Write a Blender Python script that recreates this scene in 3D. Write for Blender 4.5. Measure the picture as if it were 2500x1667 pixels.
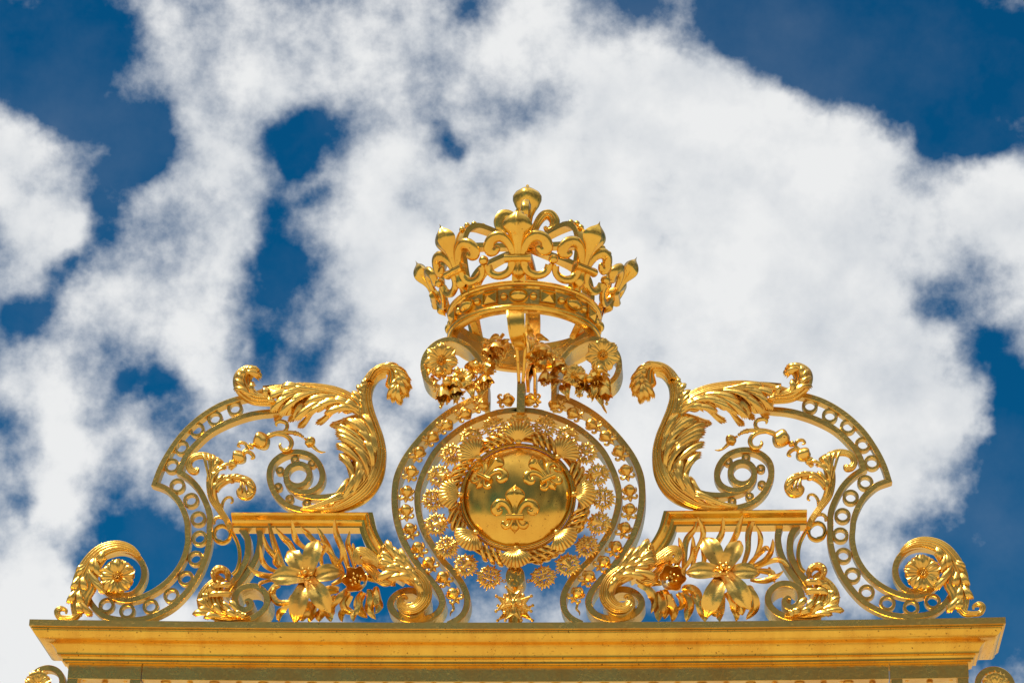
import bpy, bmesh, math, random
from mathutils import Vector, Matrix, Quaternion
R = math.radians
PI = math.pi
random.seed(7)
for o in list(bpy.data.objects): bpy.data.objects.remove(o)
S = bpy.context.scene
COL = S.collection

# ------------------------------------------------------------------ camera
LENS = 100.0; FPX = LENS / 36.0 * 2500.0
AZ, PITCH = R(-4.5), R(25.0)
ZC = 7.4                                   # height of the cornice top
YC = -0.15                                 # depth of the cornice's front edge
fwd = Vector((math.sin(AZ) * math.cos(PITCH), math.cos(AZ) * math.cos(PITCH), math.sin(PITCH)))
right0 = fwd.cross(Vector((0, 0, 1))).normalized()
up0 = right0.cross(fwd).normalized()
def tilt_of_x(roll):
    q = Quaternion(fwd, roll); r_, u_ = q @ right0, q @ up0
    X = Vector((1, 0, 0)); xs, ys = 13 / FPX, (833.5 - 1520) / FPX
    return math.atan2(X.dot(u_) - ys * X.dot(fwd), X.dot(r_) - xs * X.dot(fwd))
lo, hi = R(-10), R(10)
for _ in range(60):
    m_ = (lo + hi) / 2
    if (tilt_of_x(m_) - R(0.12)) * (tilt_of_x(lo) - R(0.12)) <= 0: hi = m_
    else: lo = m_
ROLL = (lo + hi) / 2
q_ = Quaternion(fwd, ROLL); RT, UP = q_ @ right0, q_ @ up0
def ray(px, py): return fwd + RT * ((px - 1250) / FPX) + UP * ((833.5 - py) / FPX)
SC = 6.0 / 2383.0                          # metres per photo pixel at the gate
CAM = Vector((0, YC, ZC)) - ray(1263, 1521) * (FPX * SC)
cd = bpy.data.cameras.new('camera'); cam = bpy.data.objects.new('camera', cd); COL.objects.link(cam)
cd.lens = LENS; cd.sensor_width = 36; cd.clip_end = 20000; cd.clip_start = 0.1
cam.matrix_world = Matrix((( RT.x, UP.x, -fwd.x, CAM.x), (RT.y, UP.y, -fwd.y, CAM.y), (RT.z, UP.z, -fwd.z, CAM.z), (0, 0, 0, 1)))
S.camera = cam
S.render.resolution_x, S.render.resolution_y = 1024, 682
def W(px, py, Y=0.0):
    d = ray(px, py); return CAM + d * ((Y - CAM.y) / d.y)

# ------------------------------------------------------------------ world
SUN_EL, SUN_AZ = R(61), R(238)             # azimuth as a compass bearing from +Y, clockwise
sund = Vector((math.sin(SUN_AZ) * math.cos(SUN_EL), math.cos(SUN_AZ) * math.cos(SUN_EL), math.sin(SUN_EL)))
S.view_settings.view_transform = 'Standard'; S.view_settings.look = 'None'; S.view_settings.gamma = 1
S.view_settings.exposure = 0.0
wd = bpy.data.worlds.new('World'); S.world = wd; wd.use_nodes = True
def build_world():
    nt = wd.node_tree; N = nt.nodes; L = nt.links; N.clear()
    def nd(t, **k):
        n = N.new(t)
        for a, b in k.items(): setattr(n, a, b)
        return n
    def math_(op, a, b=None, c=None, clamp=False):
        n = nd('ShaderNodeMath', operation=op, use_clamp=clamp)
        for i, v in enumerate((a, b, c)):
            if v is None: continue
            if isinstance(v, (int, float)): n.inputs[i].default_value = v
            else: L.new(v, n.inputs[i])
        return n.outputs[0]
    tc = nd('ShaderNodeTexCoord').outputs['Generated']
    sky = nd('ShaderNodeTexSky'); sky.sky_type = 'NISHITA'; sky.sun_disc = False
    sky.sun_elevation = SUN_EL; sky.sun_rotation = SUN_AZ; sky.air_density = 1.0; sky.dust_density = 0.3; sky.ozone_density = 3.0
    tint = nd('ShaderNodeMix', data_type='RGBA', blend_type='MULTIPLY'); tint.inputs[0].default_value = 1
    L.new(sky.outputs[0], tint.inputs[6]); tint.inputs[7].default_value = SKY_TINT
    # warped direction
    def noise(vec, scale, detail, rough, dist=0.0):
        n = nd('ShaderNodeTexNoise'); n.inputs['Scale'].default_value = scale; n.inputs['Detail'].default_value = detail
        n.inputs['Roughness'].default_value = rough; n.inputs['Distortion'].default_value = dist
        L.new(vec, n.inputs['Vector']); return n
    def vmath(op, a, b):
        n = nd('ShaderNodeVectorMath', operation=op)
        for i, v in enumerate((a, b)):
            if isinstance(v, (tuple, Vector)): n.inputs[i].default_value = v
            elif isinstance(v, (float, int)): n.inputs['Scale'].default_value = v
            else: L.new(v, n.inputs[i])
        return n
    w1 = noise(tc, 20.0, 5, 0.6)
    off = vmath('SUBTRACT', w1.outputs['Color'], (0.5, 0.5, 0.5)).outputs[0]
    sc_ = nd('ShaderNodeVectorMath', operation='SCALE'); L.new(off, sc_.inputs[0]); sc_.inputs['Scale'].default_value = 0.035
    wdir = vmath('ADD', tc, sc_.outputs[0]).outputs[0]
    field = None
    for (x, y, r, a) in BLOBS:
        d = ray(x, y).normalized()
        ds = vmath('DISTANCE', wdir, d).outputs['Value']
        mr = nd('ShaderNodeMapRange', interpolation_type='SMOOTHERSTEP')
        L.new(ds, mr.inputs['Value']); rr = r / FPX
        mr.inputs['From Min'].default_value = 0.0; mr.inputs['From Max'].default_value = rr * 1.45
        mr.inputs['To Min'].default_value = a; mr.inputs['To Max'].default_value = 0
        field = mr.outputs[0] if field is None else math_('ADD', field, mr.outputs[0])
    # outside the picture: scattered cumulus everywhere
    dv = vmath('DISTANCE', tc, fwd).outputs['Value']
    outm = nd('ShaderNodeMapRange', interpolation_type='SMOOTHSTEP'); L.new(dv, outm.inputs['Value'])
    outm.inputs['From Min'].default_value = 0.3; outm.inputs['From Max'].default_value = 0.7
    big = noise(tc, 2.2, 3, 0.5).outputs['Fac']
    b2 = math_('MULTIPLY', math_('SUBTRACT', big, 0.36), 6.0)
    b3 = math_('MULTIPLY', b2, outm.outputs[0])
    field = math_('MAXIMUM', math_('MINIMUM', math_('MULTIPLY', field, .88), 2.3), -1.5)
    field = math_('ADD', field, b3)
    fine = noise(tc, 30.0, 15, 0.61, 0.0).outputs['Fac']
    midn = noise(wdir, 11.0, 5, 0.5, 0.0).outputs['Fac']
    # the same noise a little towards the sun: the difference gives the clouds a lit and a shaded side
    toff = vmath('ADD', tc, -RT * .008 + UP * .014).outputs[0]
    fine2 = noise(toff, 30.0, 5, 0.55, 0.0).outputs['Fac']; fine1 = noise(tc, 30.0, 5, 0.55, 0.0).outputs['Fac']
    relief = math_('SUBTRACT', fine1, fine2)
    fn = math_('ADD', math_('MULTIPLY', math_('SUBTRACT', fine, 0.5), 5.4), math_('MULTIPLY', math_('SUBTRACT', midn, 0.5), 2.2))
    dens = math_('ADD', field, fn)
    al = nd('ShaderNodeMapRange', interpolation_type='SMOOTHSTEP'); L.new(dens, al.inputs['Value'])
    al.inputs['From Min'].default_value = -0.95; al.inputs['From Max'].default_value = 1.5
    veil = nd('ShaderNodeMapRange'); L.new(noise(tc, 7.0, 8, .6).outputs['Fac'], veil.inputs['Value']); veil.inputs['From Min'].default_value = .42; veil.inputs['From Max'].default_value = .75; veil.inputs['To Max'].default_value = .12
    alm = math_('MAXIMUM', al.outputs[0], veil.outputs[0])
    # cloud colour: thicker parts whiter, with the sunward relief mixed in
    n3 = math_('ADD', math_('ADD', math_('MULTIPLY', noise(wdir, 8.0, 7, 0.52).outputs['Fac'], .75), math_('MULTIPLY', dens, .045)), math_('ADD', math_('MULTIPLY', relief, 0.55), .09))
    cr = nd('ShaderNodeValToRGB'); L.new(n3, cr.inputs[0])
    e = cr.color_ramp.elements
    e[0].position = 0.27; e[0].color = (0.57, 0.61, 0.66, 1)
    e[1].position = 0.63; e[1].color = (0.84, 0.85, 0.855, 1)
    # unseen cloud made up for the gold's reflections: dark low down, bright higher up
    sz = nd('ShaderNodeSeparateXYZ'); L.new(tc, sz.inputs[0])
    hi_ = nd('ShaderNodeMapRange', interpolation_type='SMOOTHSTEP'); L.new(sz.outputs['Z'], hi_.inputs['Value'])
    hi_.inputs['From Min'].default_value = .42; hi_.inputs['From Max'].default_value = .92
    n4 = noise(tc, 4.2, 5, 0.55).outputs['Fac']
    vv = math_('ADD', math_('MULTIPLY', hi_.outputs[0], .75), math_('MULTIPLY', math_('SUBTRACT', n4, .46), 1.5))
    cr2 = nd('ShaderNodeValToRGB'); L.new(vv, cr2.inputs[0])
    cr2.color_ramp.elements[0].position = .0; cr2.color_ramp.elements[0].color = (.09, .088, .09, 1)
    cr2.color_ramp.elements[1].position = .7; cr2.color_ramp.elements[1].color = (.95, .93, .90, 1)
    mixc = nd('ShaderNodeMix', data_type='RGBA'); L.new(alm, mixc.inputs[0])
    sk = nd('ShaderNodeVectorMath', operation='SCALE'); L.new(tint.outputs[2], sk.inputs[0]); sk.inputs['Scale'].default_value = 1.0
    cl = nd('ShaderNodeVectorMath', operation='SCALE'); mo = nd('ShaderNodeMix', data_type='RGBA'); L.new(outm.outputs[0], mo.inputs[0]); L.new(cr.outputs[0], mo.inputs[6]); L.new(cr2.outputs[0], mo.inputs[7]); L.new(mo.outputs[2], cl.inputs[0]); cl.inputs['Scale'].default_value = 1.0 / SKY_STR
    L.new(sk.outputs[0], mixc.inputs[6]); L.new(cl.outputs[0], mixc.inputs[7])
    bg = nd('ShaderNodeBackground'); bg.inputs['Strength'].default_value = SKY_STR
    L.new(mixc.outputs[2], bg.inputs['Color'])
    out = nd('ShaderNodeOutputWorld'); L.new(bg.outputs[0], out.inputs['Surface'])
SKY_STR = 0.10
SKY_TINT = (0.015, 0.42, 0.62, 1)
V = 2500 / 2352.0
BLOBS = [(x * V, y * V, r * V, a) for (x, y, r, a) in [
    # the big cloud, centre to right
    (1450, 330, 230, 1.6), (1650, 330, 250, 1.8), (1850, 430, 230, 1.8), (1100, 420, 200, 1.3), (1350, 560, 300, 1.8), (1650, 650, 330, 2.0), (1950, 640, 240, 1.6), (1800, 900, 300, 1.8),
    (2080, 900, 190, 1.3), (880, 560, 150, 1.3), (870, 380, 120, 1.0), (1000, 720, 210, 1.6), (880, 700, 120, 1.0), (2150, 540, 150, 1.3), (1960, 300, 120, .9), (2010, 360, 90, .8),
    (2290, 480, 110, 1.3), (2340, 570, 120, 1.4), (1450, 150, 110, .9), (1600, 170, 100, .9), (1750, 230, 90, .8), (2140, 1030, 130, 1.1), (2190, 950, 90, .8), (1600, 1050, 250, 1.6), (1300, 950, 260, 1.6), (1150, 800, 200, 1.2), (1900, 1080, 160, 1.2), (2330, 690, 70, .7),
    # top middle and the diagonal bank on the left
    (1000, 130, 142, 0.79), (850, 60, 133, 0.72), (700, 110, 133, 0.86), (560, 60, 133, 0.79), (420, 70, 104, 0.65), (620, 230, 104, 0.72), (500, 230, 124, 0.72), (480, 350, 114, 0.79), (550, 430, 104, 0.65), (430, 430, 86, 0.43),
    (1180, 100, 124, 0.58), (1300, 40, 114, 0.43), (1060, 230, 104, 0.43), (350, 170, 76, 0.36), (520, 540, 104, 0.72), (400, 520, 86, 0.43), (330, 480, 57, 0.29), (500, 640, 95, 0.65), (820, 200, 95, 0.50),
    (250, 700, 95, 0.94), (380, 730, 114, 0.94), (470, 800, 114, 0.86), (180, 690, 57, 0.58), (330, 640, 57, 0.58), (520, 880, 76, 0.65), (480, 720, 76, 0.58),
    # left edge
    (10, 300, 86, 1.08), (60, 330, 57, 0.72), (40, 420, 104, 1.35), (90, 540, 104, 1.35), (170, 520, 57, 0.90), (30, 620, 76, 1.08),
    (60, 880, 104, 1.44), (130, 980, 104, 1.35), (50, 1050, 114, 1.35), (190, 1060, 76, 0.90), (290, 990, 66, 0.99), (320, 1050, 48, 0.81), (180, 1180, 57, 0.81), (110, 1150, 66, 0.90),
    (50, 1300, 133, 1.62), (130, 1330, 95, 1.26), (80, 1450, 142, 1.80), (60, 1560, 142, 1.80), (250, 1400, 76, 0.81), (400, 1420, 76, 1.08),
    # thin cloud behind the left scroll and the ring frame
    (560, 1000, 110, .8), (660, 1080, 130, .9), (500, 1100, 90, .6), (760, 980, 80, .5), (900, 1150, 80, 1.1), (780, 1200, 80, .9), (900, 1010, 70, .7), (880, 1080, 60, .7), (950, 920, 60, .5),
    # wisps low in the middle and right
    (1150, 1340, 60, .45), (1290, 1400, 60, .45), (1090, 1400, 60, .4), (1450, 1380, 60, .4), (1560, 1270, 100, .9), (1750, 1250, 100, .75), (1700, 1370, 80, .4), (1930, 1280, 70, .45), (2040, 1230, 60, .45), (2090, 1300, 90, -.8), (1600, 1410, 100, -.4), (1960, 1400, 90, -.6), (2110, 1180, 50, -.5), (1880, 1160, 110, 1.0), (2060, 1140, 60, .6), (1900, 1390, 60, .5), (2200, 1120, 50, .5),
    (2130, 690, 60, -.9), (2230, 800, 70, -1.3), (2290, 900, 80, -1.5), (2330, 1000, 100, -1.4), (2180, 720, 40, -.6),
    # open blue
    (80, 100, 190, -1.6), (230, 60, 110, -1.2), (200, 260, 90, -1.3), (290, 350, 80, -1.3), (250, 440, 70, -1.2), (150, 230, 70, -.8), (260, 560, 50, -.8), (140, 610, 50, -.9), (120, 700, 40, -.7), (60, 735, 50, -1.3),
    (700, 1060, 90, -.35), (715, 270, 80, -1.3), (640, 300, 70, -1.1), (600, 560, 60, -.5), (700, 600, 60, -.6), (640, 440, 60, -.7), (330, 420, 60, -.6), (560, 950, 50, -.6), (200, 620, 50, -.6), (330, 250, 50, -.5), (770, 160, 40, -.4), (900, 10, 50, -.4), (690, 350, 50, -1.2), (730, 440, 40, -.9), (650, 520, 85, -1.2), (620, 600, 85, -1.1), (645, 690, 95, -1.2), (635, 790, 80, -1.0), (240, 520, 65, -.8), (190, 600, 60, -.8), (330, 300, 60, -.5), (740, 840, 60, -1.1), (700, 780, 40, -.6),
    (370, 900, 60, -1.0), (430, 940, 70, -1.1), (320, 920, 40, -.6), (270, 880, 40, -.7), (240, 1180, 60, -1.1), (330, 1200, 90, -1.4), (290, 1290, 90, -1.2), (400, 1290, 90, -1.2), (30, 1180, 40, -1.2), (500, 1280, 100, -1.2), (600, 1330, 110, -1.2), (850, 1340, 110, -1.0),
    (1640, 50, 110, -1.3), (1800, 60, 150, -1.8), (2000, 80, 220, -2.0), (2250, 130, 230, -2.0), (2180, 320, 70, -1.4), (2060, 250, 50, -.8), (2260, 360, 60, -.9), (1500, 20, 60, -.6), (1030, 20, 50, -.7),
    (2300, 1150, 130, -1.7), (2280, 1320, 200, -1.9), (2130, 1420, 140, -1.4), (2180, 1260, 80, -1.2), (1130, 1270, 120, -1.1), (1300, 1310, 110, -1.0), (1430, 1430, 80, -.8), (1030, 1390, 70, -.6), (1780, 1440, 100, -.8), (1045, 340, 45, -1.2), (1010, 300, 40, -.6), (790, 1080, 50, -.5)]]
build_world()
sl = bpy.data.lights.new('sun', 'SUN'); sl.energy = 4.0; sl.angle = R(0.5); sl.color = (1.0, 0.94, 0.85)
so = bpy.data.objects.new('sun', sl); COL.objects.link(so); so.rotation_euler = sund.to_track_quat('Z', 'Y').to_euler(); so.location = (0, 0, 30)

# ------------------------------------------------------------------ materials
def gold(name, base, rough, bump=0.0, bscale=40.0, fine=0.0, patch=0.25, dirt=0.0, streak=0.0):
    m = bpy.data.materials.new(name); m.use_nodes = True; nt = m.node_tree; N = nt.nodes; L = nt.links
    b = N['Principled BSDF']; b.inputs['Metallic'].default_value = 1.0; b.inputs['Roughness'].default_value = rough
    tc = N.new('ShaderNodeTexCoord')
    n1 = N.new('ShaderNodeTexNoise'); n1.inputs['Scale'].default_value = 5; n1.inputs['Detail'].default_value = 6
    L.new(tc.outputs['Object'], n1.inputs['Vector'])
    cr = N.new('ShaderNodeValToRGB'); L.new(n1.outputs['Fac'], cr.inputs[0])
    d = tuple(c * f for c, f in zip(base, (1 - patch * .45, 1 - patch * .8, 1 - patch)))
    cr.color_ramp.elements[0].position = .32; cr.color_ramp.elements[0].color = d + (1,)
    cr.color_ramp.elements[1].position = .62; cr.color_ramp.elements[1].color = base + (1,)
    col = cr.outputs[0]
    # small worn specks where the leaf is lost
    n2 = N.new('ShaderNodeTexNoise'); n2.inputs['Scale'].default_value = 70; n2.inputs['Detail'].default_value = 3
    L.new(tc.outputs['Object'], n2.inputs['Vector'])
    mr = N.new('ShaderNodeMapRange'); L.new(n2.outputs['Fac'], mr.inputs[0]); mr.inputs[1].default_value = .70 - dirt * .06; mr.inputs[2].default_value = .76 - dirt * .06
    mx = N.new('ShaderNodeMix'); mx.data_type = 'RGBA'; L.new(mr.outputs[0], mx.inputs[0]); L.new(col, mx.inputs[6]); mx.inputs[7].default_value = (.16, .07, .02, 1)
    L.new(mx.outputs[2], b.inputs['Base Color'])
    rr = N.new('ShaderNodeMapRange'); L.new(n1.outputs['Fac'], rr.inputs[0]); rr.inputs[3].default_value = rough * 1.35; rr.inputs[4].default_value = rough * .75
    L.new(rr.outputs[0], b.inputs['Roughness'])
    if streak:
        mp = N.new('ShaderNodeMapping'); mp.inputs['Scale'].default_value = (9, 2, .6); L.new(tc.outputs['Object'], mp.inputs['Vector'])
        ns = N.new('ShaderNodeTexNoise'); ns.inputs['Scale'].default_value = 2.2; ns.inputs['Detail'].default_value = 7; L.new(mp.outputs[0], ns.inputs['Vector'])
        ms = N.new('ShaderNodeMapRange'); L.new(ns.outputs['Fac'], ms.inputs[0]); ms.inputs[1].default_value = .50; ms.inputs[2].default_value = .72; ms.inputs[4].default_value = streak
        m2 = N.new('ShaderNodeMix'); m2.data_type = 'RGBA'; L.new(ms.outputs[0], m2.inputs[0]); L.new(mx.outputs[2], m2.inputs[6]); m2.inputs[7].default_value = (.62, .28, .04, 1); L.new(m2.outputs[2], b.inputs['Base Color'])
    if bump:
        nb = N.new('ShaderNodeTexNoise'); nb.inputs['Scale'].default_value = bscale; nb.inputs['Detail'].default_value = 3
        L.new(tc.outputs['Object'], nb.inputs['Vector'])
        bp = N.new('ShaderNodeBump'); bp.inputs['Strength'].default_value = bump; bp.inputs['Distance'].default_value = 0.01
        L.new(nb.outputs['Fac'], bp.inputs['Height']); L.new(bp.outputs[0], b.inputs['Normal'])
    return m
G_BAR = gold('gilded_hammered_iron', (0.84, 0.57, 0.145), 0.27, 0.42, 36, patch=.3, dirt=.1)
G_LEAF = gold('gilded_leafwork', (1.0, 0.65, 0.15), 0.27, 0.25, 30, patch=.35, dirt=.4)
G_SMOOTH = gold('gilded_smooth', (1.0, 0.63, 0.115), 0.22, 0.22, 16, dirt=.3, streak=.15)
G_CORN = gold('gilded_cornice', (1.0, 0.63, 0.10), 0.25, 0.07, 5, dirt=.8, streak=.28)
G_DISC = gold('gilded_disc', (1.0, 0.62, 0.11), 0.18, 0.12, 7, dirt=.5, streak=.2)
def stone(name, c1, c2, scale):
    m = bpy.data.materials.new(name); m.use_nodes = True; nt = m.node_tree; N = nt.nodes; L = nt.links
    b = N['Principled BSDF']; b.inputs['Roughness'].default_value = .9
    tc = N.new('ShaderNodeTexCoord'); v = N.new('ShaderNodeTexVoronoi'); v.inputs['Scale'].default_value = scale
    L.new(tc.outputs['Object'], v.inputs['Vector']); mx = N.new('ShaderNodeMix'); mx.data_type = 'RGBA'
    L.new(v.outputs['Color'], mx.inputs[0]); mx.inputs[6].default_value = c1; mx.inputs[7].default_value = c2
    L.new(mx.outputs[2], b.inputs['Base Color']); return m

# ------------------------------------------------------------------ mesh helpers
Yv = Vector((0, 1, 0))
class MB:
    def __init__(s): s.v = []; s.f = []
    def add(s, vs, fs):
        b = len(s.v); s.v += [Vector(v) for v in vs]; s.f += [tuple(b + i for i in f) for f in fs]
    def xf(s, fn, start=0):
        for i in range(start, len(s.v)): s.v[i] = fn(s.v[i])
    def build(s, name, mat, parent=None, ang=35, label=None):
        org = ORG.get(parent.name, Vector((0, 0, 0))) if parent else Vector((0, 0, 0))
        me = bpy.data.meshes.new(name); me.from_pydata([v - org for v in s.v], [], s.f); me.update()
        bm = bmesh.new(); bm.from_mesh(me); bmesh.ops.recalc_face_normals(bm, faces=bm.faces); bm.to_mesh(me); bm.free()
        for p in me.polygons: p.use_smooth = True
        me.set_sharp_from_angle(angle=R(ang))
        me.materials.append(mat)
        o = bpy.data.objects.new(name, me); COL.objects.link(o)
        if parent: o.parent = parent
        ORG[o.name] = org
        if label: o['label'] = label
        return o
ORG = {}
def thing(name, label, cat, loc, group=None):
    o = bpy.data.objects.new(name, None); COL.objects.link(o); o.location = loc; o.empty_display_size = .2
    o['label'] = label; o['category'] = cat
    if group: o['group'] = group
    ORG[o.name] = Vector(loc); return o
def struct(o): o['kind'] = 'structure'; return o

def catmull(P, n=8, closed=False):
    P = [tuple(p) for p in P]; out = []; m = len(P); k = len(P[0])
    if m < 3: 
        return [tuple(P[0][c] + (P[1][c] - P[0][c]) * i / n for c in range(k)) for i in range(n + 1)]
    def g(i): return P[i % m] if closed else P[max(0, min(m - 1, i))]
    segs = m if closed else m - 1
    for i in range(segs):
        a, b, c, d = g(i - 1), g(i), g(i + 1), g(i + 2)
        for j in range(n):
            t = j / n
            out.append(tuple(.5 * (2 * b[q] + (c[q] - a[q]) * t + (2 * a[q] - 5 * b[q] + 4 * c[q] - d[q]) * t * t + (3 * b[q] - a[q] - 3 * c[q] + d[q]) * t ** 3) for q in range(k)))
    if not closed: out.append(P[-1])
    return out
def lerpl(L, t):
    if not isinstance(L, (list, tuple)): return L
    x = max(0, min(1, t)) * (len(L) - 1); i = min(int(x), len(L) - 2); return L[i] + (L[i + 1] - L[i]) * (x - i)
# photo crops the outlines were measured in
CR = {1: (950, 430, 3.618), 2: (950, 760, 3.618), 3: (950, 1130, 3.618), 4: (350, 860, 3.5104), 5: (50, 1230, 3.5877),
      6: (500, 1200, 3.3569), 7: (1500, 860, 3.36), 8: (1350, 1200, 3.3569), 9: (1850, 1230, 3.5877)}
def K(k, *pts):
    x0, y0, s = CR[k]; return [(x0 + p[0] / s, y0 + p[1] / s) + tuple(p[2:]) for p in pts]
def MIR(p):
    x, y = p[0], p[1]; o = 1265 - x; h = 1510 - y
    return (2510 + .025 * o + .045 * h - x, y - .0095 * o) + tuple(p[2:])
def side_pts(P, side): return [MIR(p) for p in P] if side else list(P)
def toW(P, Y=0.0): return [W(p[0], p[1], Y + (p[2] if len(p) > 2 else 0)) for p in P]

SEC_ROUND = [(math.cos(2 * PI * i / 10), math.sin(2 * PI * i / 10)) for i in range(10)]
SEC_R6 = [(math.cos(2 * PI * i / 7), math.sin(2 * PI * i / 7)) for i in range(7)]
def sec_flute(k=5, amp=.22, n=30):
    out = []
    for i in range(n + 1):
        a = PI * i / n; u = math.cos(a); r = math.sin(a) ** .55 * (1 - amp + amp * abs(math.sin(k * PI * (u + 1) / 2)) ** .6 * 1.0)
        out.append((u, r))
    out += [(-.9, -.5), (0, -.9), (.9, -.5)]
    return out
SEC_FL5, SEC_FL3, SEC_FL7 = sec_flute(5), sec_flute(3, .3, 22), sec_flute(7, .2, 36)
SEC_RIDGE = [(1, 0), (.8, .45), (.5, .75), (.16, .92), (.07, 1.12), (-.07, 1.12), (-.16, .92), (-.5, .75), (-.8, .45), (-1, 0), (-.6, -.6), (0, -.8), (.6, -.6)]
SEC_FLAT = [(1, -1), (1, .8), (.85, 1), (-.85, 1), (-1, .8), (-1, -1)]
def sweep(mb, P, A, B, sec=SEC_ROUND, up=Yv, cap=True, closed=False):
    n = len(P); vs = []; m = len(sec); last = None
    for i in range(n):
        if closed: T = P[(i + 1) % n] - P[i - 1]
        else: T = P[min(i + 1, n - 1)] - P[max(i - 1, 0)]
        if T.length < 1e-9: T = Vector((0, 0, 1))
        T.normalize(); Sd = T.cross(up)
        if Sd.length < .05: Sd = last if last else Vector((1, 0, 0))
        Sd = (Sd - T * Sd.dot(T)).normalized(); F = Sd.cross(T).normalized()
        if F.dot(up) > 0: F = -F
        last = Sd
        t = i / (n - 1) if not closed else i / n
        a, b = lerpl(A, t), lerpl(B, t)
        for (u, v) in sec: vs.append(P[i] + Sd * (u * a) + F * (v * b))
    fs = []
    for i in range(n if closed else n - 1):
        i2 = (i + 1) % n
        for j in range(m):
            k = (j + 1) % m; fs.append((i * m + j, i * m + k, i2 * m + k, i2 * m + j))
    if cap and not closed: fs.append(tuple(range(m))); fs.append(tuple((n - 1) * m + j for j in reversed(range(m))))
    mb.add(vs, fs)
def bar(mb, P, w, d, ch=.003, closed=False, prof=None):
    """flat bar following P (points on one vertical plane), w half width(s), running back by d"""
    n = len(P); y0 = P[0].y; vs = []
    def sec(w_):
        if prof: return [(u * w_, y) for (u, y) in prof]
        return [(-w_, d), (-w_, ch), (-w_ + ch, 0), (w_ - ch, 0), (w_, ch), (w_, d)]
    for i in range(n):
        if closed: a, b, c = P[i - 1], P[i], P[(i + 1) % n]
        else: a, b, c = P[max(i - 1, 0)], P[i], P[min(i + 1, n - 1)]
        d1 = Vector((b.x - a.x, b.z - a.z)); d2 = Vector((c.x - b.x, c.z - b.z))
        if d1.length < 1e-7: d1 = d2
        if d2.length < 1e-7: d2 = d1
        d1.normalize(); d2.normalize(); n1 = Vector((-d1.y, d1.x)); n2 = Vector((-d2.y, d2.x)); nn = (n1 + n2)
        if nn.length < 1e-4: nn = n1
        nn.normalize(); nn = nn / max(.35, nn.dot(n1))
        s = sec(lerpl(w, i / max(1, n - 1)))
        for (u, y) in s: vs.append(Vector((b.x + nn.x * u, y0 + y, b.z + nn.y * u)))
    m = len(s); fs = []
    for i in range(n if closed else n - 1):
        i2 = (i + 1) % n
        for j in range(m):
            k = (j + 1) % m; fs.append((i * m + j, i * m + k, i2 * m + k, i2 * m + j))
    if not closed: fs.append(tuple(range(m))); fs.append(tuple((n - 1) * m + j for j in range(m)))
    mb.add(vs, fs)
def ring(mb, c, ro, ri, d, ch=.003, n=32):
    prof = [(ri, d), (ri, ch), (ri + ch, 0), (ro - ch, 0), (ro, ch), (ro, d)]; m = len(prof)
    vs = [Vector((c.x + r * math.cos(2 * PI * i / n), c.y + y, c.z + r * math.sin(2 * PI * i / n))) for i in range(n) for (r, y) in prof]
    mb.add(vs, [(i * m + j, i * m + (j + 1) % m, ((i + 1) % n) * m + (j + 1) % m, ((i + 1) % n) * m + j) for i in range(n) for j in range(m)])
def box(mb, a, b):
    (x0, y0, z0), (x1, y1, z1) = a, b
    mb.add([(x0, y0, z0), (x1, y0, z0), (x1, y1, z0), (x0, y1, z0), (x0, y0, z1), (x1, y0, z1), (x1, y1, z1), (x0, y1, z1)],
           [(0, 1, 2, 3), (4, 5, 6, 7), (0, 1, 5, 4), (1, 2, 6, 5), (2, 3, 7, 6), (3, 0, 4, 7)])
def frame_of(n, up=Vector((0, 0, 1))):
    n = n.normalized(); x = up.cross(n)
    if x.length < .01: x = Vector((1, 0, 0))
    x.normalize(); y = n.cross(x).normalized(); return x, y, n
def lathe(mb, c, axis, prof, n=16, flutes=0, famp=0, twist=0.0):
    x, y, a = frame_of(axis); m = len(prof); vs = []
    for i in range(m):
        z, r = prof[i]
        for j in range(n):
            th = 2 * PI * j / n; rr = r * (1 + famp * math.cos(flutes * (th + twist * i / m))) if flutes else r
            vs.append(c + a * z + x * (rr * math.cos(th)) + y * (rr * math.sin(th)))
    fs = [(i * n + j, i * n + (j + 1) % n, (i + 1) * n + (j + 1) % n, (i + 1) * n + j) for i in range(m - 1) for j in range(n)]
    fs += [tuple(range(n)), tuple((m - 1) * n + j for j in range(n))]
    mb.add(vs, fs)
def ball(mb, c, r, n=12, sq=(1, 1, 1)):
    k = n // 2 + 1; b = len(mb.v)
    lathe(mb, Vector((0, 0, 0)), Vector((0, 0, 1)), [(-r * math.cos(PI * i / k), max(1e-5, r * math.sin(PI * i / k))) for i in range(k + 1)], n)
    for i in range(b, len(mb.v)):
        v = mb.v[i]; mb.v[i] = Vector((v.x * sq[0], v.y * sq[1], v.z * sq[2])) + c
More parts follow.
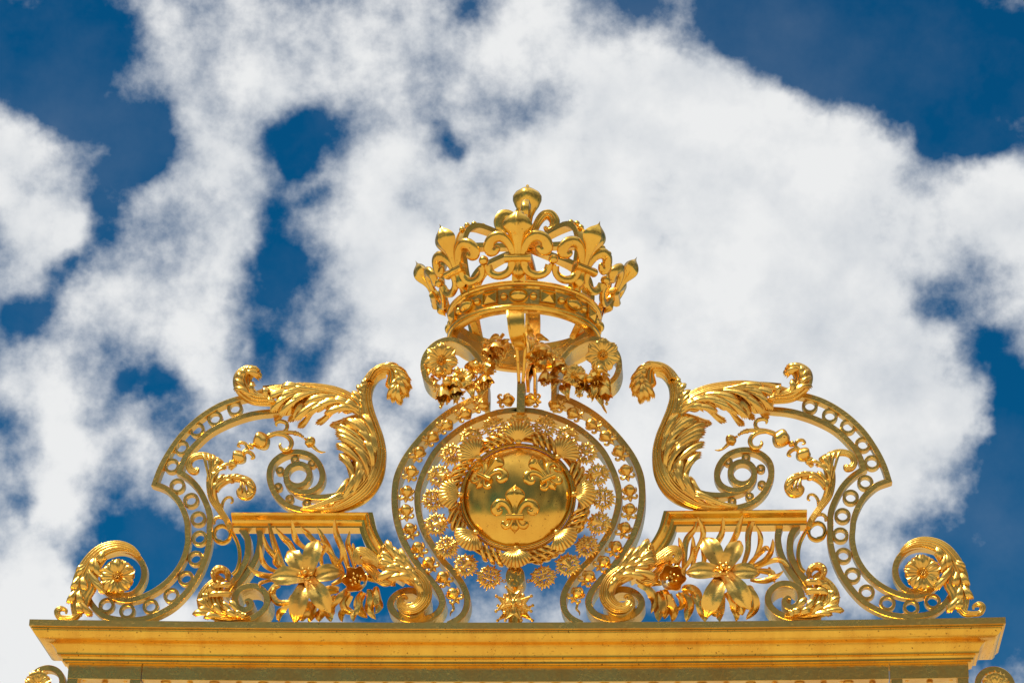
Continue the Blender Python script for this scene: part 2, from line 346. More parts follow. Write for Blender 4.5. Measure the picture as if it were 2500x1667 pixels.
def sheet(mb, grid, th=.004):
    """closed thin shell from a grid of points"""
    nu, nv = len(grid), len(grid[0]); nor = []
    for i in range(nu):
        row = []
        for j in range(nv):
            a = grid[min(i + 1, nu - 1)][j] - grid[max(i - 1, 0)][j]; b = grid[i][min(j + 1, nv - 1)] - grid[i][max(j - 1, 0)]
            q = a.cross(b); row.append(q.normalized() if q.length > 1e-12 else Vector((0, 0, 0)))
        nor.append(row)
    vs = [grid[i][j] for i in range(nu) for j in range(nv)] + [grid[i][j] + nor[i][j] * th for i in range(nu) for j in range(nv)]
    o = nu * nv; fs = []
    for i in range(nu - 1):
        for j in range(nv - 1):
            a, b, c, d = i * nv + j, i * nv + j + 1, (i + 1) * nv + j + 1, (i + 1) * nv + j
            fs.append((a, b, c, d)); fs.append((o + d, o + c, o + b, o + a))
    per = [(i, 0) for i in range(nu)] + [(nu - 1, j) for j in range(1, nv)] + [(i, nv - 1) for i in range(nu - 2, -1, -1)] + [(0, j) for j in range(nv - 2, 0, -1)]
    idx = [i * nv + j for i, j in per]
    for i in range(len(idx)):
        a, b = idx[i], idx[(i + 1) % len(idx)]; fs.append((a, b, o + b, o + a))
    mb.add(vs, fs)
def petal(mb, base, dirv, nrm, length, width, curl=.2, cup=.2, flutes=0, famp=.0, tip=.0, shape=.55, nu=12, nv=9, th=.004, ruffle=0.0, droop=0.0, blunt=False, w0=.30):
    """petal from base along dirv with the face towards nrm; curl>0 lifts then rolls the tip back"""
    d = dirv.normalized(); nrm = (nrm - d * nrm.dot(d)).normalized(); s = d.cross(nrm).normalized(); g = []
    for i in range(nu + 1):
        u = i / nu; row = []
        wv = width * (math.sin(PI * min(1, (u * .92 + .06)) ** shape) ** .75) * (1 if u < .97 else .75)
        if blunt: wv = width * min(1, w0 + u * .95) * math.sqrt(max(.02, 1 - max(0, (u - .72) / .28) ** 2 * .75))
        if tip: wv *= (1 - max(0, (u - .6) / .4) ** 1.5 * tip)
        a = curl * 2.2 * u * u
        lx = length * (math.sin(a) / a if a > 1e-3 else 1) * u
        for j in range(nv):
            v = 2 * j / (nv - 1) - 1
            z = length * (.5 * math.sin(PI * u * .7) * .35 - curl * u ** 3 * .8 - droop * u * u) + cup * width * v * v * (1 - .5 * u)
            z += famp * width * math.cos(flutes * v * PI) * (.3 + .7 * u) if flutes else 0
            z += ruffle * width * math.sin(v * 7 + u * 5) * u * u
            e = 1 + (ruffle * .35 * math.cos(flutes * v * PI * 1) if flutes and u > .8 else 0)
            row.append(base + d * (lx * e - .25 * width * v * v * u * (1 - tip * .3)) + s * (wv * v) + nrm * z)
        g.append(row)
    sheet(mb, g, th)
def hermite(P0, T0, P1, T1, n):
    out = []
    for i in range(n + 1):
        t = i / n; h0 = 2 * t ** 3 - 3 * t * t + 1; h1 = t ** 3 - 2 * t * t + t; h2 = -2 * t ** 3 + 3 * t * t; h3 = t ** 3 - t * t
        out.append(P0 * h0 + T0 * h1 + P1 * h2 + T1 * h3)
    return out
FR = [.45, .55, .65, .76, .88, 1.0, 1.14, 1.24, 1.26, 1.1, .78, .08]
def lobe(mb, trunk, tip, lead=.12, m=4, spread=.018, r=.0085, t_hint=None, bulge=.025, curl=.02, fan=1.0):
    """one acanthus lobe: m fingers that leave the trunk together and fan out to the tip (all world points)"""
    if m > 2: m += 2; r *= .74
    n = len(trunk); L = [0]
    for i in range(1, n): L.append(L[-1] + (trunk[i] - trunk[i - 1]).length)
    bi = min(range(n), key=lambda i: (trunk[i] - tip).length)
    s = L[bi] - lead - (trunk[bi] - tip).length * .55
    i0 = 0
    while i0 < n - 2 and L[i0 + 1] < s: i0 += 1
    P0 = trunk[i0]; T = (trunk[min(i0 + 1, n - 1)] - trunk[max(i0 - 1, 0)]); T.y = 0; T.normalize()
    D = tip - P0; dist = D.length; N = T.cross(Yv).normalized()
    if N.dot(D) < 0: N = -N
    web = []
    out = (tip - trunk[bi]); out.y = 0
    out = out.normalized() if out.length > 1e-4 else N
    endd = (out * .75 + T * .65).normalized(); pe = endd.cross(Yv).normalized()
    for j in range(m):
        k = (2 * j / (m - 1) - 1) if m > 1 else 0
        tj = tip + pe * (k * spread * fan) - endd * (abs(k) ** 1.5 * spread * .9)
        ed = (endd + pe * k * .55).normalized()
        st = P0 + N * (spread * .25 * (1 + k * (1 if pe.dot(N) > 0 else -1)))
        pts = hermite(st, T * dist * 1.1, tj, ed * dist * .55, 11)
        for i, p in enumerate(pts):
            t = i / 11; p.y += -bulge * math.sin(PI * min(1, t * .85)) - .004 * (1 - abs(k)) + curl * t ** 4
        rr = r * 1.18 * (1 - .12 * abs(k))
        sweep(mb, pts, [rr * q for q in FR], [rr * .62 * q for q in FR], SEC_R6)
        web.append([q + Vector((0, .002, 0)) for q in (pts[:10] if len(pts) > 10 else pts)])
    if m > 1:
        e0 = [q - (web[1][i] - q) * .55 for i, q in enumerate(web[0])]; e1 = [q - (web[-2][i] - q) * .55 for i, q in enumerate(web[-1])]
        nn = (web[1][4] - web[0][4]).cross(web[0][5] - web[0][4]); sheet(mb, [e0] + web + [e1], -.004 if nn.y < 0 else .004)
def blade(mb, A, B, bulge=.03, k=5, amp=.006, diag=0.0, th=.012, scal=0, nu=60, nv=25):
    """fluted leaf surface between two world paths A (stem side) and B (free edge)"""
    def at(P, t): x = t * (len(P) - 1); i = min(int(x), len(P) - 2); return P[i].lerp(P[i + 1], x - i)
    g = []
    for i in range(nu + 1):
        u = i / nu; a, b = at(A, u), at(B, u); row = []
        for j in range(nv):
            v = j / (nv - 1); e = 1 + (scal * (abs(math.sin(diag * u * PI)) - .6) * v * v if diag else 0); p = a.lerp(b, v * e)
            ph = k * v + diag * (u - .25 * v * v) if diag else k * v
            p = Vector((p.x, p.y + .012 - bulge * math.sin(PI * (v * .8 + .1)) - amp * abs(math.sin(PI * ph)) ** .7, p.z)); row.append(p)
        g.append(row)
    c_, d_ = nu // 2, nv // 2; nn = (g[c_ + 1][d_] - g[c_][d_]).cross(g[c_][d_ + 1] - g[c_][d_])
    sheet(mb, g, -th if nn.y < 0 else th)
def xform_fleur(mapf, kind='full', sc=1.0, fine=True):
    """fleur-de-lis in its own plane; units: total height about 0.63"""
    mb = MB(); k = .001 * sc
    def P(pts): return [Vector((p[0] * k, (p[2] if len(p) > 2 else 0) * k, p[1] * k)) for p in pts]
    n = 4 if fine else 2
    vw = catmull([(-20, 36), (50, 34), (110, 37), (160, 48), (205, 72), (250, 108), (290, 129), (325, 129), (357, 112), (386, 82), (410, 45), (428, 19), (445, 7), (464, 2)], 3)
    v = [q[0] for q in vw]; w = [max(1.5, q[1]) for q in vw]
    sweep(mb, P([(0, a, -10) for a in v]), None or [x * k for x in w] if False else [x * k for x in resamp(v, w)], [x * k * .58 for x in resamp(v, w)], SEC_RIDGE)
    for s in (-1, 1):
        path = catmull([(s * 40, -10), (s * 48, 60), (s * 75, 130), (s * 120, 185), (s * 180, 208), (s * 240, 188), (s * 268, 130), (s * 250, 82), (s * 212, 75), (s * 190, 100), (s * 205, 122)], n)
        sweep(mb, P(path), [x * k for x in (28, 33, 40, 47, 54, 58, 58, 50, 40, 30, 14)], [x * k * .72 for x in (28, 32, 38, 44, 52, 56, 54, 46, 38, 30, 14)], SEC_ROUND)
    e = catmull([(-114, 0), (-114, 0), (0, 0), (114, 0)], 2)
    sweep(mb, P([(x, 2, -22) for x in (-118, -112, -104, -60, 0, 60, 104, 112, 118)]), [x * k for x in (26, 44, 44, 37, 37, 37, 44, 44, 26)], [x * k * 1.5 for x in (22, 36, 36, 30, 30, 30, 36, 36, 22)], SEC_ROUND)
    v = [-20, -60, -95, -125, -150, -170, -185, -202]; w = [32, 34, 50, 62, 52, 30, 12, 2]
    sweep(mb, P([(0, a, -6) for a in v]), [x * k for x in w], [x * k * .75 for x in w], SEC_RIDGE)
    if kind == 'full':
        for s in (-1, 1):
            path = catmull([(s * 30, -20), (s * 45, -70), (s * 80, -110), (s * 125, -118), (s * 155, -90), (s * 150, -62), (s * 125, -62)], n)
            sweep(mb, P(path), [x * k for x in (24, 26, 30, 34, 32, 24, 10)], [x * k for x in (24, 26, 30, 32, 30, 24, 10)], SEC_ROUND)
    mb.xf(lambda q: mapf(q.x, q.z, -q.y)); return mb
def resamp(v, w): return list(w)

# ------------------------------------------------------------------ ground
def ground():
    mb = MB(); mb.add([(-3000, -3000, 0), (3000, -3000, 0), (3000, 3000, 0), (-3000, 3000, 0)], [(0, 1, 2, 3)])
    struct(mb.build('ground', stone('pale_cobbles', (.52, .44, .33, 1), (.42, .35, .25, 1), 6)))
ground()

# ------------------------------------------------------------------ cornice and the gate below it
TL, TRp = W(72, 1512, YC), W(2455, 1507, YC)
X0, X1 = TL.x, TRp.x; XC = (X0 + X1) / 2
def bow(p):                                 # middle lowered to follow the lens's barrel distortion
    q = (p.x - XC) / (X1 - XC); return Vector((p.x, p.y, p.z - .028 * (1 - q * q)))
ZT = (TL.z + TRp.z) / 2 + .004
def cornice():
    t = thing('cornice', 'long gilded moulded cornice running the whole width under all the ornament', 'cornice', (XC, .05, ZT - .30))
    DEPTH = .56; pr0 = .235
    def prof_part(name, prof, mat=G_CORN):
        mb = MB(); vs = []; m = len(prof); NX = 24
        # loop: front run (with NX divisions), right return, back, left return
        loops = []
        for (p, z) in prof:
            i = pr0 - p; xs0, xs1 = X0 + i, X1 - i; yf, yb = YC + i, YC + DEPTH - i; row = []
            for j in range(NX + 1): row.append(bow(Vector((xs0 + (xs1 - xs0) * j / NX, yf, ZT + z))))
            for j in range(NX + 1): row.append(bow(Vector((xs1 + (xs0 - xs1) * j / NX, yb, ZT + z))))
            loops.append(row)
        n = len(loops[0])
        for r in loops: vs += r
        fs = [(a * n + b, a * n + (b + 1) % n, (a + 1) * n + (b + 1) % n, (a + 1) * n + b) for a in range(m - 1) for b in range(n)]
        for a in (0, m - 1):
            for j in range(NX): fs.append((a * n + j, a * n + j + 1, a * n + n - 2 - j, a * n + n - 1 - j))
        mb.add(vs, fs); return mb.build(name, mat, t, ang=28)
    prof_part('top_slab', [(.235, 0), (.235, -.040), (.225, -.044)], G_BAR)
    cy = [(.222, -.0445), (.222, -.052), (.212, -.056)]
    for i in range(13):
        a = i / 12; cy.append((.212 - .062 * (1 - math.cos(a * PI / 2)) - .0 , -.056 - .060 * math.sin(a * PI / 2)))
    # hollow then round
    cy = [(.222, -.0445), (.222, -.0525), (.214, -.0535)]
    for i in range(1, 13):
        a = i / 12 * PI / 2; cy.append((.214 - .062 * (1 - math.cos(a)), -.0535 - .052 * math.sin(a)))
    for i in range(1, 13):
        a = i / 12 * PI / 2; cy.append((.152 - .073 * math.sin(a), -.1055 - .066 * (1 - math.cos(a))))
    prof_part('cyma_moulding', cy)
    prof_part('lower_fillet', [(.074, -.1722), (.060, -.1735), (.060, -.180), (.048, -.190), (.048, -.203), (.034, -.205), (.034, -.212), (.018, -.216)])
cornice()
def gate_frame():
    zt = ZT - .217; yf = YC + .235 - .018 + .012
    xa, xb = W(165, 1650, yf).x, W(2365, 1645, yf).x
    za, zb = zt, W(1250, 1653, yf).z
    t = thing('gate_frame', 'gilded iron gate frame with screwed top rail and upright bars below the cornice', 'gate', (XC, yf, 0))
    xs = [xa, W(345, 1650, yf).x, W(2172, 1650, yf).x, xb]
    def rail(x0, x1, name):
        mb = MB(); NX = 16
        sec = [(yf, za), (yf, zb + .002), (yf + .002, zb), (yf + .11, zb), (yf + .11, za)]
        vs = [bow(Vector((x0 + (x1 - x0) * j / NX, y, z))) for j in range(NX + 1) for (y, z) in sec]; m = 5
        fs = [(j * m + k, j * m + (k + 1) % m, (j + 1) * m + (k + 1) % m, (j + 1) * m + k) for j in range(NX) for k in range(m)] + [tuple(range(m)), tuple(NX * m + k for k in range(m))]
        mb.add(vs, fs); mb.build(name, G_BAR, t)
    rail(xs[0], xs[1] - .004, 'top_rail'); rail(xs[1] + .004, xs[2] - .004, 'top_rail'); rail(xs[2] + .004, xs[3], 'top_rail')
    for a, b in ((165, 190), (318, 344), (2176, 2203), (2338, 2364)):
        x0, x1 = W(a, 1650, yf).x, W(b, 1650, yf).x; mb = MB()
        z = min(bow(Vector((x0, 0, zb))).z, bow(Vector((x1, 0, zb))).z) - .001
        box(mb, (x0, yf, 0), (x1, yf + .10, z)); mb.build('stile', G_BAR, t)
    bars = [(256, 0), (2270, 0)] + [(345 + 60 + i * 119.0, 1) for i in range(16)] + [(345 + i * 119.0, 0) for i in range(1, 16)]
    for px, big in bars:
        if big and not (380 < px < 2140): continue
        x = W(px, 1660, yf + .05).x; z = bow(Vector((x, 0, zb))).z - .001; mb = MB(); c = Vector((x, yf + .055, z))
        if big: lathe(mb, c, Vector((0, 0, -1)), [(0, .033), (.006, .033), (.012, .026), (.03, .016), (.05, .012), (4.5, .012)], 14)
        else: lathe(mb, c, Vector((0, 0, -1)), [(0, .020), (.008, .020), (.012, .013), (.04, .011), (4.5, .011)], 4)
        mb.build('gate_bar', G_BAR, t)
    for px in (205, 305, 460, 700, 935, 1175, 1410, 1650, 1890, 2055, 2215, 2322):
        x = W(px, 1660, yf + .03).x; mb = MB(); z = bow(Vector((x, 0, zb))).z
        lathe(mb, Vector((x, yf + .045, z + .001)), Vector((0, 0, -1)), [(0, .013), (.003, .013), (.0045, .010), (.0045, .006), (.002, .004)], 14)
        mb.build('screw', G_SMOOTH, t)
gate_frame()
def rosette(t, c, rad, nrm=Vector((0, -1, 0)), name='flower', np_=5, phase=PI / 2, mat=None, fl=4):
    """open flower with fluted, notched petals and a beaded eye"""
    fl_mb = MB(); x, y, n = frame_of(nrm)
    for i in range(np_):
        a = phase + 2 * PI * i / np_; d = x * math.cos(a) + y * math.sin(a)
        petal(fl_mb, c + d * rad * .14 + n * rad * .08, d, n, rad * .95, rad * (2.9 / np_), curl=.20, cup=-.10, flutes=fl, famp=.06, nu=10, nv=21, th=.004, ruffle=.12, blunt=True)
    p = fl_mb.build('petals', mat or G_LEAF, t, ang=60)
    e = MB(); lathe(e, c, n, [(0, rad * .22), (rad * .22, rad * .27), (rad * .30, rad * .23), (rad * .22, rad * .17), (rad * .16, .001)], 16, 5, .12)
    for i in range(9):
        a = i * 2.4; rr = rad * .045 * math.sqrt(i * 1.6); ball(e, c + x * rr * math.cos(a) + y * rr * math.sin(a) + n * rad * .24, rad * .05, 6)
    e.build('flower_eye', G_LEAF, t, ang=60)

def corner_scroll(side):
    pc = K(5, (235, 1570))[0]; c = W(*(MIR(pc) if side else pc), .08)
    if side: c = W(2425, 1672, .08)
    t = thing('scroll', 'gilded scroll ring with a flower, below the cornice at the %s bottom corner' % ('right' if side else 'left'), 'scroll', c, 'scroll rings either side of the gate frame')
    mb = MB(); P = []
    for i in range(50):
        a = PI / 2 + 2.2 - i * .135 if not side else PI / 2 - 2.2 + i * .135; r = .119 * (1 - i * .008)
        P.append(c + Vector((r * math.cos(a), 0, r * math.sin(a))))
    bar(mb, P, .019, .07); mb.build('scroll_band', G_BAR, t)
    rosette(t, c + Vector((.012 if side else -.055, -.02, -.02)), .085, np_=6)
    # leaf tuft over the flower
    lf = MB(); b = c + Vector((.012 if side else -.055, -.03, .02))
    for k in range(-2, 3): petal(lf, b + Vector((k * .014, 0, 0)), Vector((k * .35, 0, 1)), Vector((0, -1, 0)), .075 - abs(k) * .008, .016, .25, .1, nu=8, nv=5)
    lf.build('leaf', G_LEAF, t, ang=60)
corner_scroll(0); corner_scroll(1)

# ------------------------------------------------------------------ ladder scrolls at both ends
def ladder(side):
    word = 'right' if side else 'left'
    org = W(*side_pts(K(5, (950, 1010)), side)[0], 0)
    t = thing('ladder_scroll', 'gilded double band filled with rings, curling into a flower volute at the %s end' % word, 'ironwork', org, 'ladder scrolls at the cornice ends')
    o1 = catmull(K(4, (930, 372), (790, 400), (640, 458), (480, 560), (335, 695), (225, 845), (145, 990), (95, 1125)), 6)
    o2 = catmull(K(4, (95, 1125), (200, 1168), (295, 1262), (350, 1370), (375, 1460)) + K(5, (1462, 225), (1463, 340), (1425, 480), (1345, 610), (1230, 720), (1090, 800), (950, 838), (840, 822), (760, 772), (710, 710)), 6)
    mb = MB(); bar(mb, toW(side_pts(o1[:-1] + o2, side)), 7.3 * SC, .065); mb.build('outer_band', G_BAR, t)
    i1 = catmull(K(4, (1250, 480), (1100, 505), (1000, 515), (880, 540), (720, 597), (565, 680), (445, 788), (360, 895), (308, 1022)), 6)
    i2 = catmull(K(4, (308, 1022), (400, 1085), (482, 1180), (540, 1300), (568, 1400)) + K(5, (1655, 215), (1652, 335), (1620, 470), (1552, 625), (1450, 770), (1335, 885), (1200, 962), (1060, 1005), (900, 1012), (750, 985), (655, 915), (590, 820), (555, 700), (595, 570), (690, 455), (850, 400), (970, 420), (1050, 490), (1083, 585), (1062, 690), (990, 775), (900, 795), (820, 770), (760, 700)), 6)
    mb = MB(); bar(mb, toW(side_pts(i1[:-1] + i2, side), .004), 7.6 * SC, .065); mb.build('inner_band', G_BAR, t)
    rc = K(4, (783, 477), (612, 563), (457, 658), (325, 812), (242, 968), (290, 1138), (407, 1263)) + K(5, (1555, 124), (1566, 294), (1532, 472), (1447, 646), (1320, 797), (1138, 893), (933, 933), (752, 883))
    for p in side_pts(rc, side):
        mb = MB(); ring(mb, W(*p, .012), 20.3 * SC, 12.4 * SC, .045); mb.build('ring', G_BAR, t)
    # leaf that clothes the volute
    tr = toW(side_pts(catmull(K(5, (1040, 450), (960, 392), (850, 372), (720, 410), (620, 500), (545, 620), (508, 750), (495, 880), (500, 985)), 6), side), -.03)
    mb = MB(); sweep(mb, tr, [.012, .026, .036, .044, .05, .05, .05, .045, .04, .03], [.012, .03, .035, .035, .035, .035, .03, .03, .03, .02], SEC_FL5)
    mb.build('stem', G_LEAF, t, ang=50)
    mb = MB(); blade(mb, toW(side_pts(catmull(K(5, (690, 430), (570, 560), (510, 680), (455, 820), (440, 900)), 6), side), -.03), toW(side_pts(catmull(K(5, (760, 480), (690, 600), (670, 740), (610, 850), (590, 960)), 6), side), -.03), .035, 5, .008, 0, .012); mb.build('leaf_blade', G_LEAF, t, ang=60)
    mb = MB()
    for (x, y, m, ld) in [(462, 612, 2, .10), (438, 745, 3, .09), (402, 868, 3, .10), (700, 530, 3, .10), (690, 640, 3, .12), (700, 742, 4, .12), (742, 790, 3, .14), (630, 985, 4, .13), (560, 960, 3, .10), (590, 760, 4, .12), (560, 880, 4, .12), (640, 600, 3, .1)]:
        lobe(mb, tr, W(*side_pts(K(5, (x, y)), side)[0], -.05), ld * .85, m, .021, .012)
    mb.build('acanthus_leaf', G_LEAF, t, ang=60)
    mb = MB(); pt = toW(side_pts(catmull(K(5, (500, 860), (505, 950), (470, 995), (400, 1000), (340, 990), (322, 940), (355, 915), (398, 930), (400, 960)), 5), side), -.03)
    sweep(mb, pt, [.03, .026, .022, .018, .018, .020, .018, .012, .006], [.03, .028, .024, .02, .02, .022, .02, .012, .006], SEC_FL3); mb.build('curled_foot', G_LEAF, t, ang=50)
    rosette(t, W(*side_pts(K(5, (850, 635)), side)[0], -.05), 43 * SC, Vector((.0, -1, -.12)), phase=PI / 2 + .1)
    return t
ladder(0); ladder(1)

# ------------------------------------------------------------------ great acanthus scrolls
def acanthus(side):
    word = 'right' if side else 'left'
    org = W(*side_pts(K(4, (1500, 1360)), side)[0], 0)
    t = thing('acanthus_scroll', 'big gilded acanthus scroll curling into an openwork spiral on top of the %s shelf' % word, 'scroll', org, 'acanthus scrolls above the shelves')
    def T(pts, Y=0.0, n=6): return toW(side_pts(catmull(K(4, *pts), n), side), Y)
    mb = MB(); bar(mb, T([(1720, 1360), (1600, 1362), (1500, 1362), (1330, 1340), (1215, 1295), (1130, 1210), (1085, 1100), (1085, 1000), (1125, 925), (1210, 868), (1320, 850), (1430, 880), (1505, 955), (1535, 1050), (1510, 1135), (1440, 1185), (1350, 1195), (1270, 1165)]), 7.6 * SC, .07); mb.build('spiral_band', G_BAR, t)
    mb = MB(); bar(mb, T([(1780, 1150), (1740, 1180), (1640, 1222), (1500, 1238), (1385, 1222), (1300, 1190), (1245, 1140), (1222, 1085)], .003), 7.4 * SC, .07); mb.build('spiral_band', G_BAR, t)
    for p in side_pts(K(4, (1298, 917), (1444, 950), (1170, 1010), (1155, 1148), (1253, 1250), (1398, 1292), (1550, 1285)), side):
        mb = MB(); ring(mb, W(*p, .014), 11.3 * SC, 4 * SC, .045, n=24); mb.build('ring', G_BAR, t)
    mb = MB(); ring(mb, W(*side_pts(K(4, (1322, 1046)), side)[0], .006), 37.5 * SC, 22.5 * SC, .066, n=48); mb.build('spiral_eye', G_BAR, t)
    # main stem
    tp = [(1350, 1345), (1500, 1352), (1640, 1335), (1760, 1280), (1880, 1190), (1970, 1060), (2010, 900), (1990, 760), (1940, 630), (1900, 500), (1895, 380), (1925, 270), (1985, 185), (2060, 145), (2130, 160)]
    tr = T(tp, -.03)
    mb = MB(); sweep(mb, tr, [.006, .02, .035, .05, .058, .058, .055, .058, .062, .06, .05, .04, .036, .036, .03], [.008, .025, .035, .045, .05, .05, .05, .05, .05, .05, .045, .04, .04, .04, .03], SEC_FL7)
    mb.build('stem', G_LEAF, t, ang=50)
    mb = MB()
    blade(mb, T([(1600, 1340), (1760, 1270), (1900, 1150), (1970, 1020), (1990, 880), (1965, 750), (1930, 640), (1900, 540)], -.03),
          T([(1660, 1270), (1730, 1190), (1790, 1070), (1805, 980), (1745, 870), (1705, 780), (1700, 670), (1780, 570)], -.03), .03, 3, .006, 14, .012, .10)
    mb.build('leaf_blade', G_LEAF, t, ang=60); mb = MB()
    # smooth flange along the outer edge
    fl = T([(1500, 1358), (1750, 1338), (1930, 1245), (2035, 1090), (2068, 900), (2050, 760), (2000, 640), (1955, 520), (1945, 400), (1965, 300), (2020, 225), (2080, 200)], -.02)
    sweep(mb, fl, [.006, .012, .014, .014, .013, .013, .013, .013, .013, .012, .01, .006], .035, SEC_ROUND); mb.build('edge_roll', G_LEAF, t)
    # leaves of the main stem, growing from the bottom upward
    mb = MB(); L1 = [(1725, 1190, 3), (1765, 1065, 4), (1815, 1010, 3), (1790, 950, 4), (1830, 905, 3), (1745, 905, 4), (1672, 860, 5), (1700, 810, 4), (1645, 775, 5), (1700, 740, 4), (1650, 690, 4), (1625, 600, 5), (1640, 650, 4), (1690, 575, 4), (1720, 560, 4), (1760, 545, 5), (1860, 530, 5), (1920, 560, 4), (1800, 640, 4), (1760, 680, 4), (1780, 780, 4), (1820, 860, 4), (1860, 960, 3), (1840, 1090, 3), (1870, 740, 4), (1900, 660, 4)]
    for i, (x, y, m) in enumerate(L1):
        lobe(mb, tr, W(*side_pts(K(4, (x, y)), side)[0], -.065 if i % 2 == 0 else -.04), .27, m, .029, .0125, bulge=.05, curl=.035, fan=1.0)
    mb.build('acanthus_leaf', G_LEAF, t, ang=60)
    mb = MB()
    for i, (x, y, m) in enumerate([(1762, 365, 3), (1785, 330, 3), (1825, 275, 4), (1845, 330, 3), (1882, 205, 2), (1860, 245, 2), (1850, 400, 3), (1705, 445, 3), (1760, 440, 3), (1810, 450, 4)]):
        lobe(mb, tr, W(*side_pts(K(4, (x, y)), side)[0], -.05), .10, m, .018, .012)
    mb.build('acanthus_leaf', G_LEAF, t, ang=60)
    # branch running back over the ladder
    mb = MB(); blade(mb, T([(1860, 520), (1760, 430), (1600, 370), (1450, 340), (1300, 335), (1180, 345)], -.03), T([(1740, 530), (1640, 480), (1500, 510), (1380, 540), (1250, 540), (1140, 490)], -.03), .025, 3, .006, 9, .012, .15); mb.build('leaf_blade', G_LEAF, t, ang=60)
    br = T([(1905, 560), (1850, 480), (1760, 410), (1640, 360), (1500, 335), (1350, 325), (1200, 335), (1080, 350), (980, 375), (900, 385)], -.03)
    mb = MB(); sweep(mb, br, [.03, .045, .048, .05, .05, .048, .045, .04, .035, .025], [.03, .04, .045, .045, .045, .045, .04, .035, .03, .02], SEC_FL7); mb.build('stem', G_LEAF, t, ang=50)
    mb = MB(); sweep(mb, T([(1790, 440), (1690, 360), (1560, 315), (1400, 295), (1200, 295), (1030, 308)], -.01), [.006, .01, .011, .011, .01, .006], .04); mb.build('edge_roll', G_LEAF, t)
    mb = MB()
    for i, (x, y, m) in enumerate([(1545, 535, 4), (1430, 500, 3), (1290, 590, 5), (1370, 560, 3), (1160, 545, 4), (1090, 520, 5), (1145, 430, 4), (1170, 325, 4), (1280, 290, 3), (1230, 470, 4), (1370, 460, 4), (1480, 470, 4), (1630, 500, 4), (1200, 380, 4), (1050, 440, 4), (1600, 430, 3), (1700, 455, 3)]):
        lobe(mb, br, W(*side_pts(K(4, (x, y)), side)[0], -.06), .24, m, .028, .0125, bulge=.045)
    mb.build('acanthus_leaf', G_LEAF, t, ang=60)
    mb = MB()                               # rear leaves, deeper, seen below the front ones
    for i, (x, y, m) in enumerate([(1590, 630, 4), (1470, 615, 3), (1320, 650, 5), (1235, 600, 3), (1120, 595, 4), (1640, 700, 3), (1680, 590, 3)]):
        lobe(mb, br, W(*side_pts(K(4, (x, y)), side)[0], .07), .14, m, .024, .013, bulge=-.03, curl=-.01)
    mb.build('rear_leaf', G_LEAF, t, ang=60)
    # curled tips
    def curl_tip(name, spine, Y, wid, tips, dep=.05):
        sp = T(spine, Y, 6); mb = MB(); sweep(mb, sp, wid, [w * dep / .05 for w in wid], SEC_FL5)
        for (x, y, m) in tips: lobe(mb, sp, W(*side_pts(K(4, (x, y)), side)[0], Y - .03), .11, m, .016, .0095, curl=.04, bulge=.03)
        mb.build(name, G_LEAF, t, ang=60)
    def tipleaf(A, B, tips, Y, rev=False):
        a, b = T(A, Y), T(B, Y); mb = MB(); blade(mb, a, b, .07, 5, .009, 0, .014, nu=40, nv=31)
        mid = [p.lerp(q, .45) + Vector((0, -.03, 0)) for p, q in zip(a, b)]
        for (x, y, m) in tips: lobe(mb, mid, W(*side_pts(K(4, (x, y)), side)[0], Y - .03), .10, m, .020, .012, curl=.05, bulge=.045)
        mb.build('curled_tip', G_LEAF, t, ang=60)
    tipleaf([(1100, 470), (950, 460), (850, 410), (785, 330), (768, 240), (800, 165), (880, 120), (960, 125)], [(1080, 360), (1020, 360), (975, 335), (945, 295), (932, 255), (945, 222), (985, 208), (1015, 215)],
            [(765, 310, 3), (772, 230, 3), (805, 165, 3), (870, 128, 3), (955, 115, 3), (1005, 150, 3), (1015, 205, 3), (1035, 300, 3), (945, 245, 3), (1100, 450, 3)], -.04)
    tipleaf([(1900, 250), (1960, 150), (2060, 100), (2170, 110), (2255, 170), (2290, 260), (2280, 350), (2210, 420)], [(1985, 270), (2020, 215), (2060, 195), (2095, 200), (2085, 240), (2075, 290), (2110, 330), (2150, 380)],
            [(2190, 105, 3), (2255, 155, 3), (2298, 230, 3), (2305, 300, 4), (2275, 375, 4), (2205, 445, 4), (2130, 425, 3), (2085, 395, 3), (2100, 340, 3), (2240, 300, 4), (2180, 260, 3)], -.05)
acanthus(0); acanthus(1)

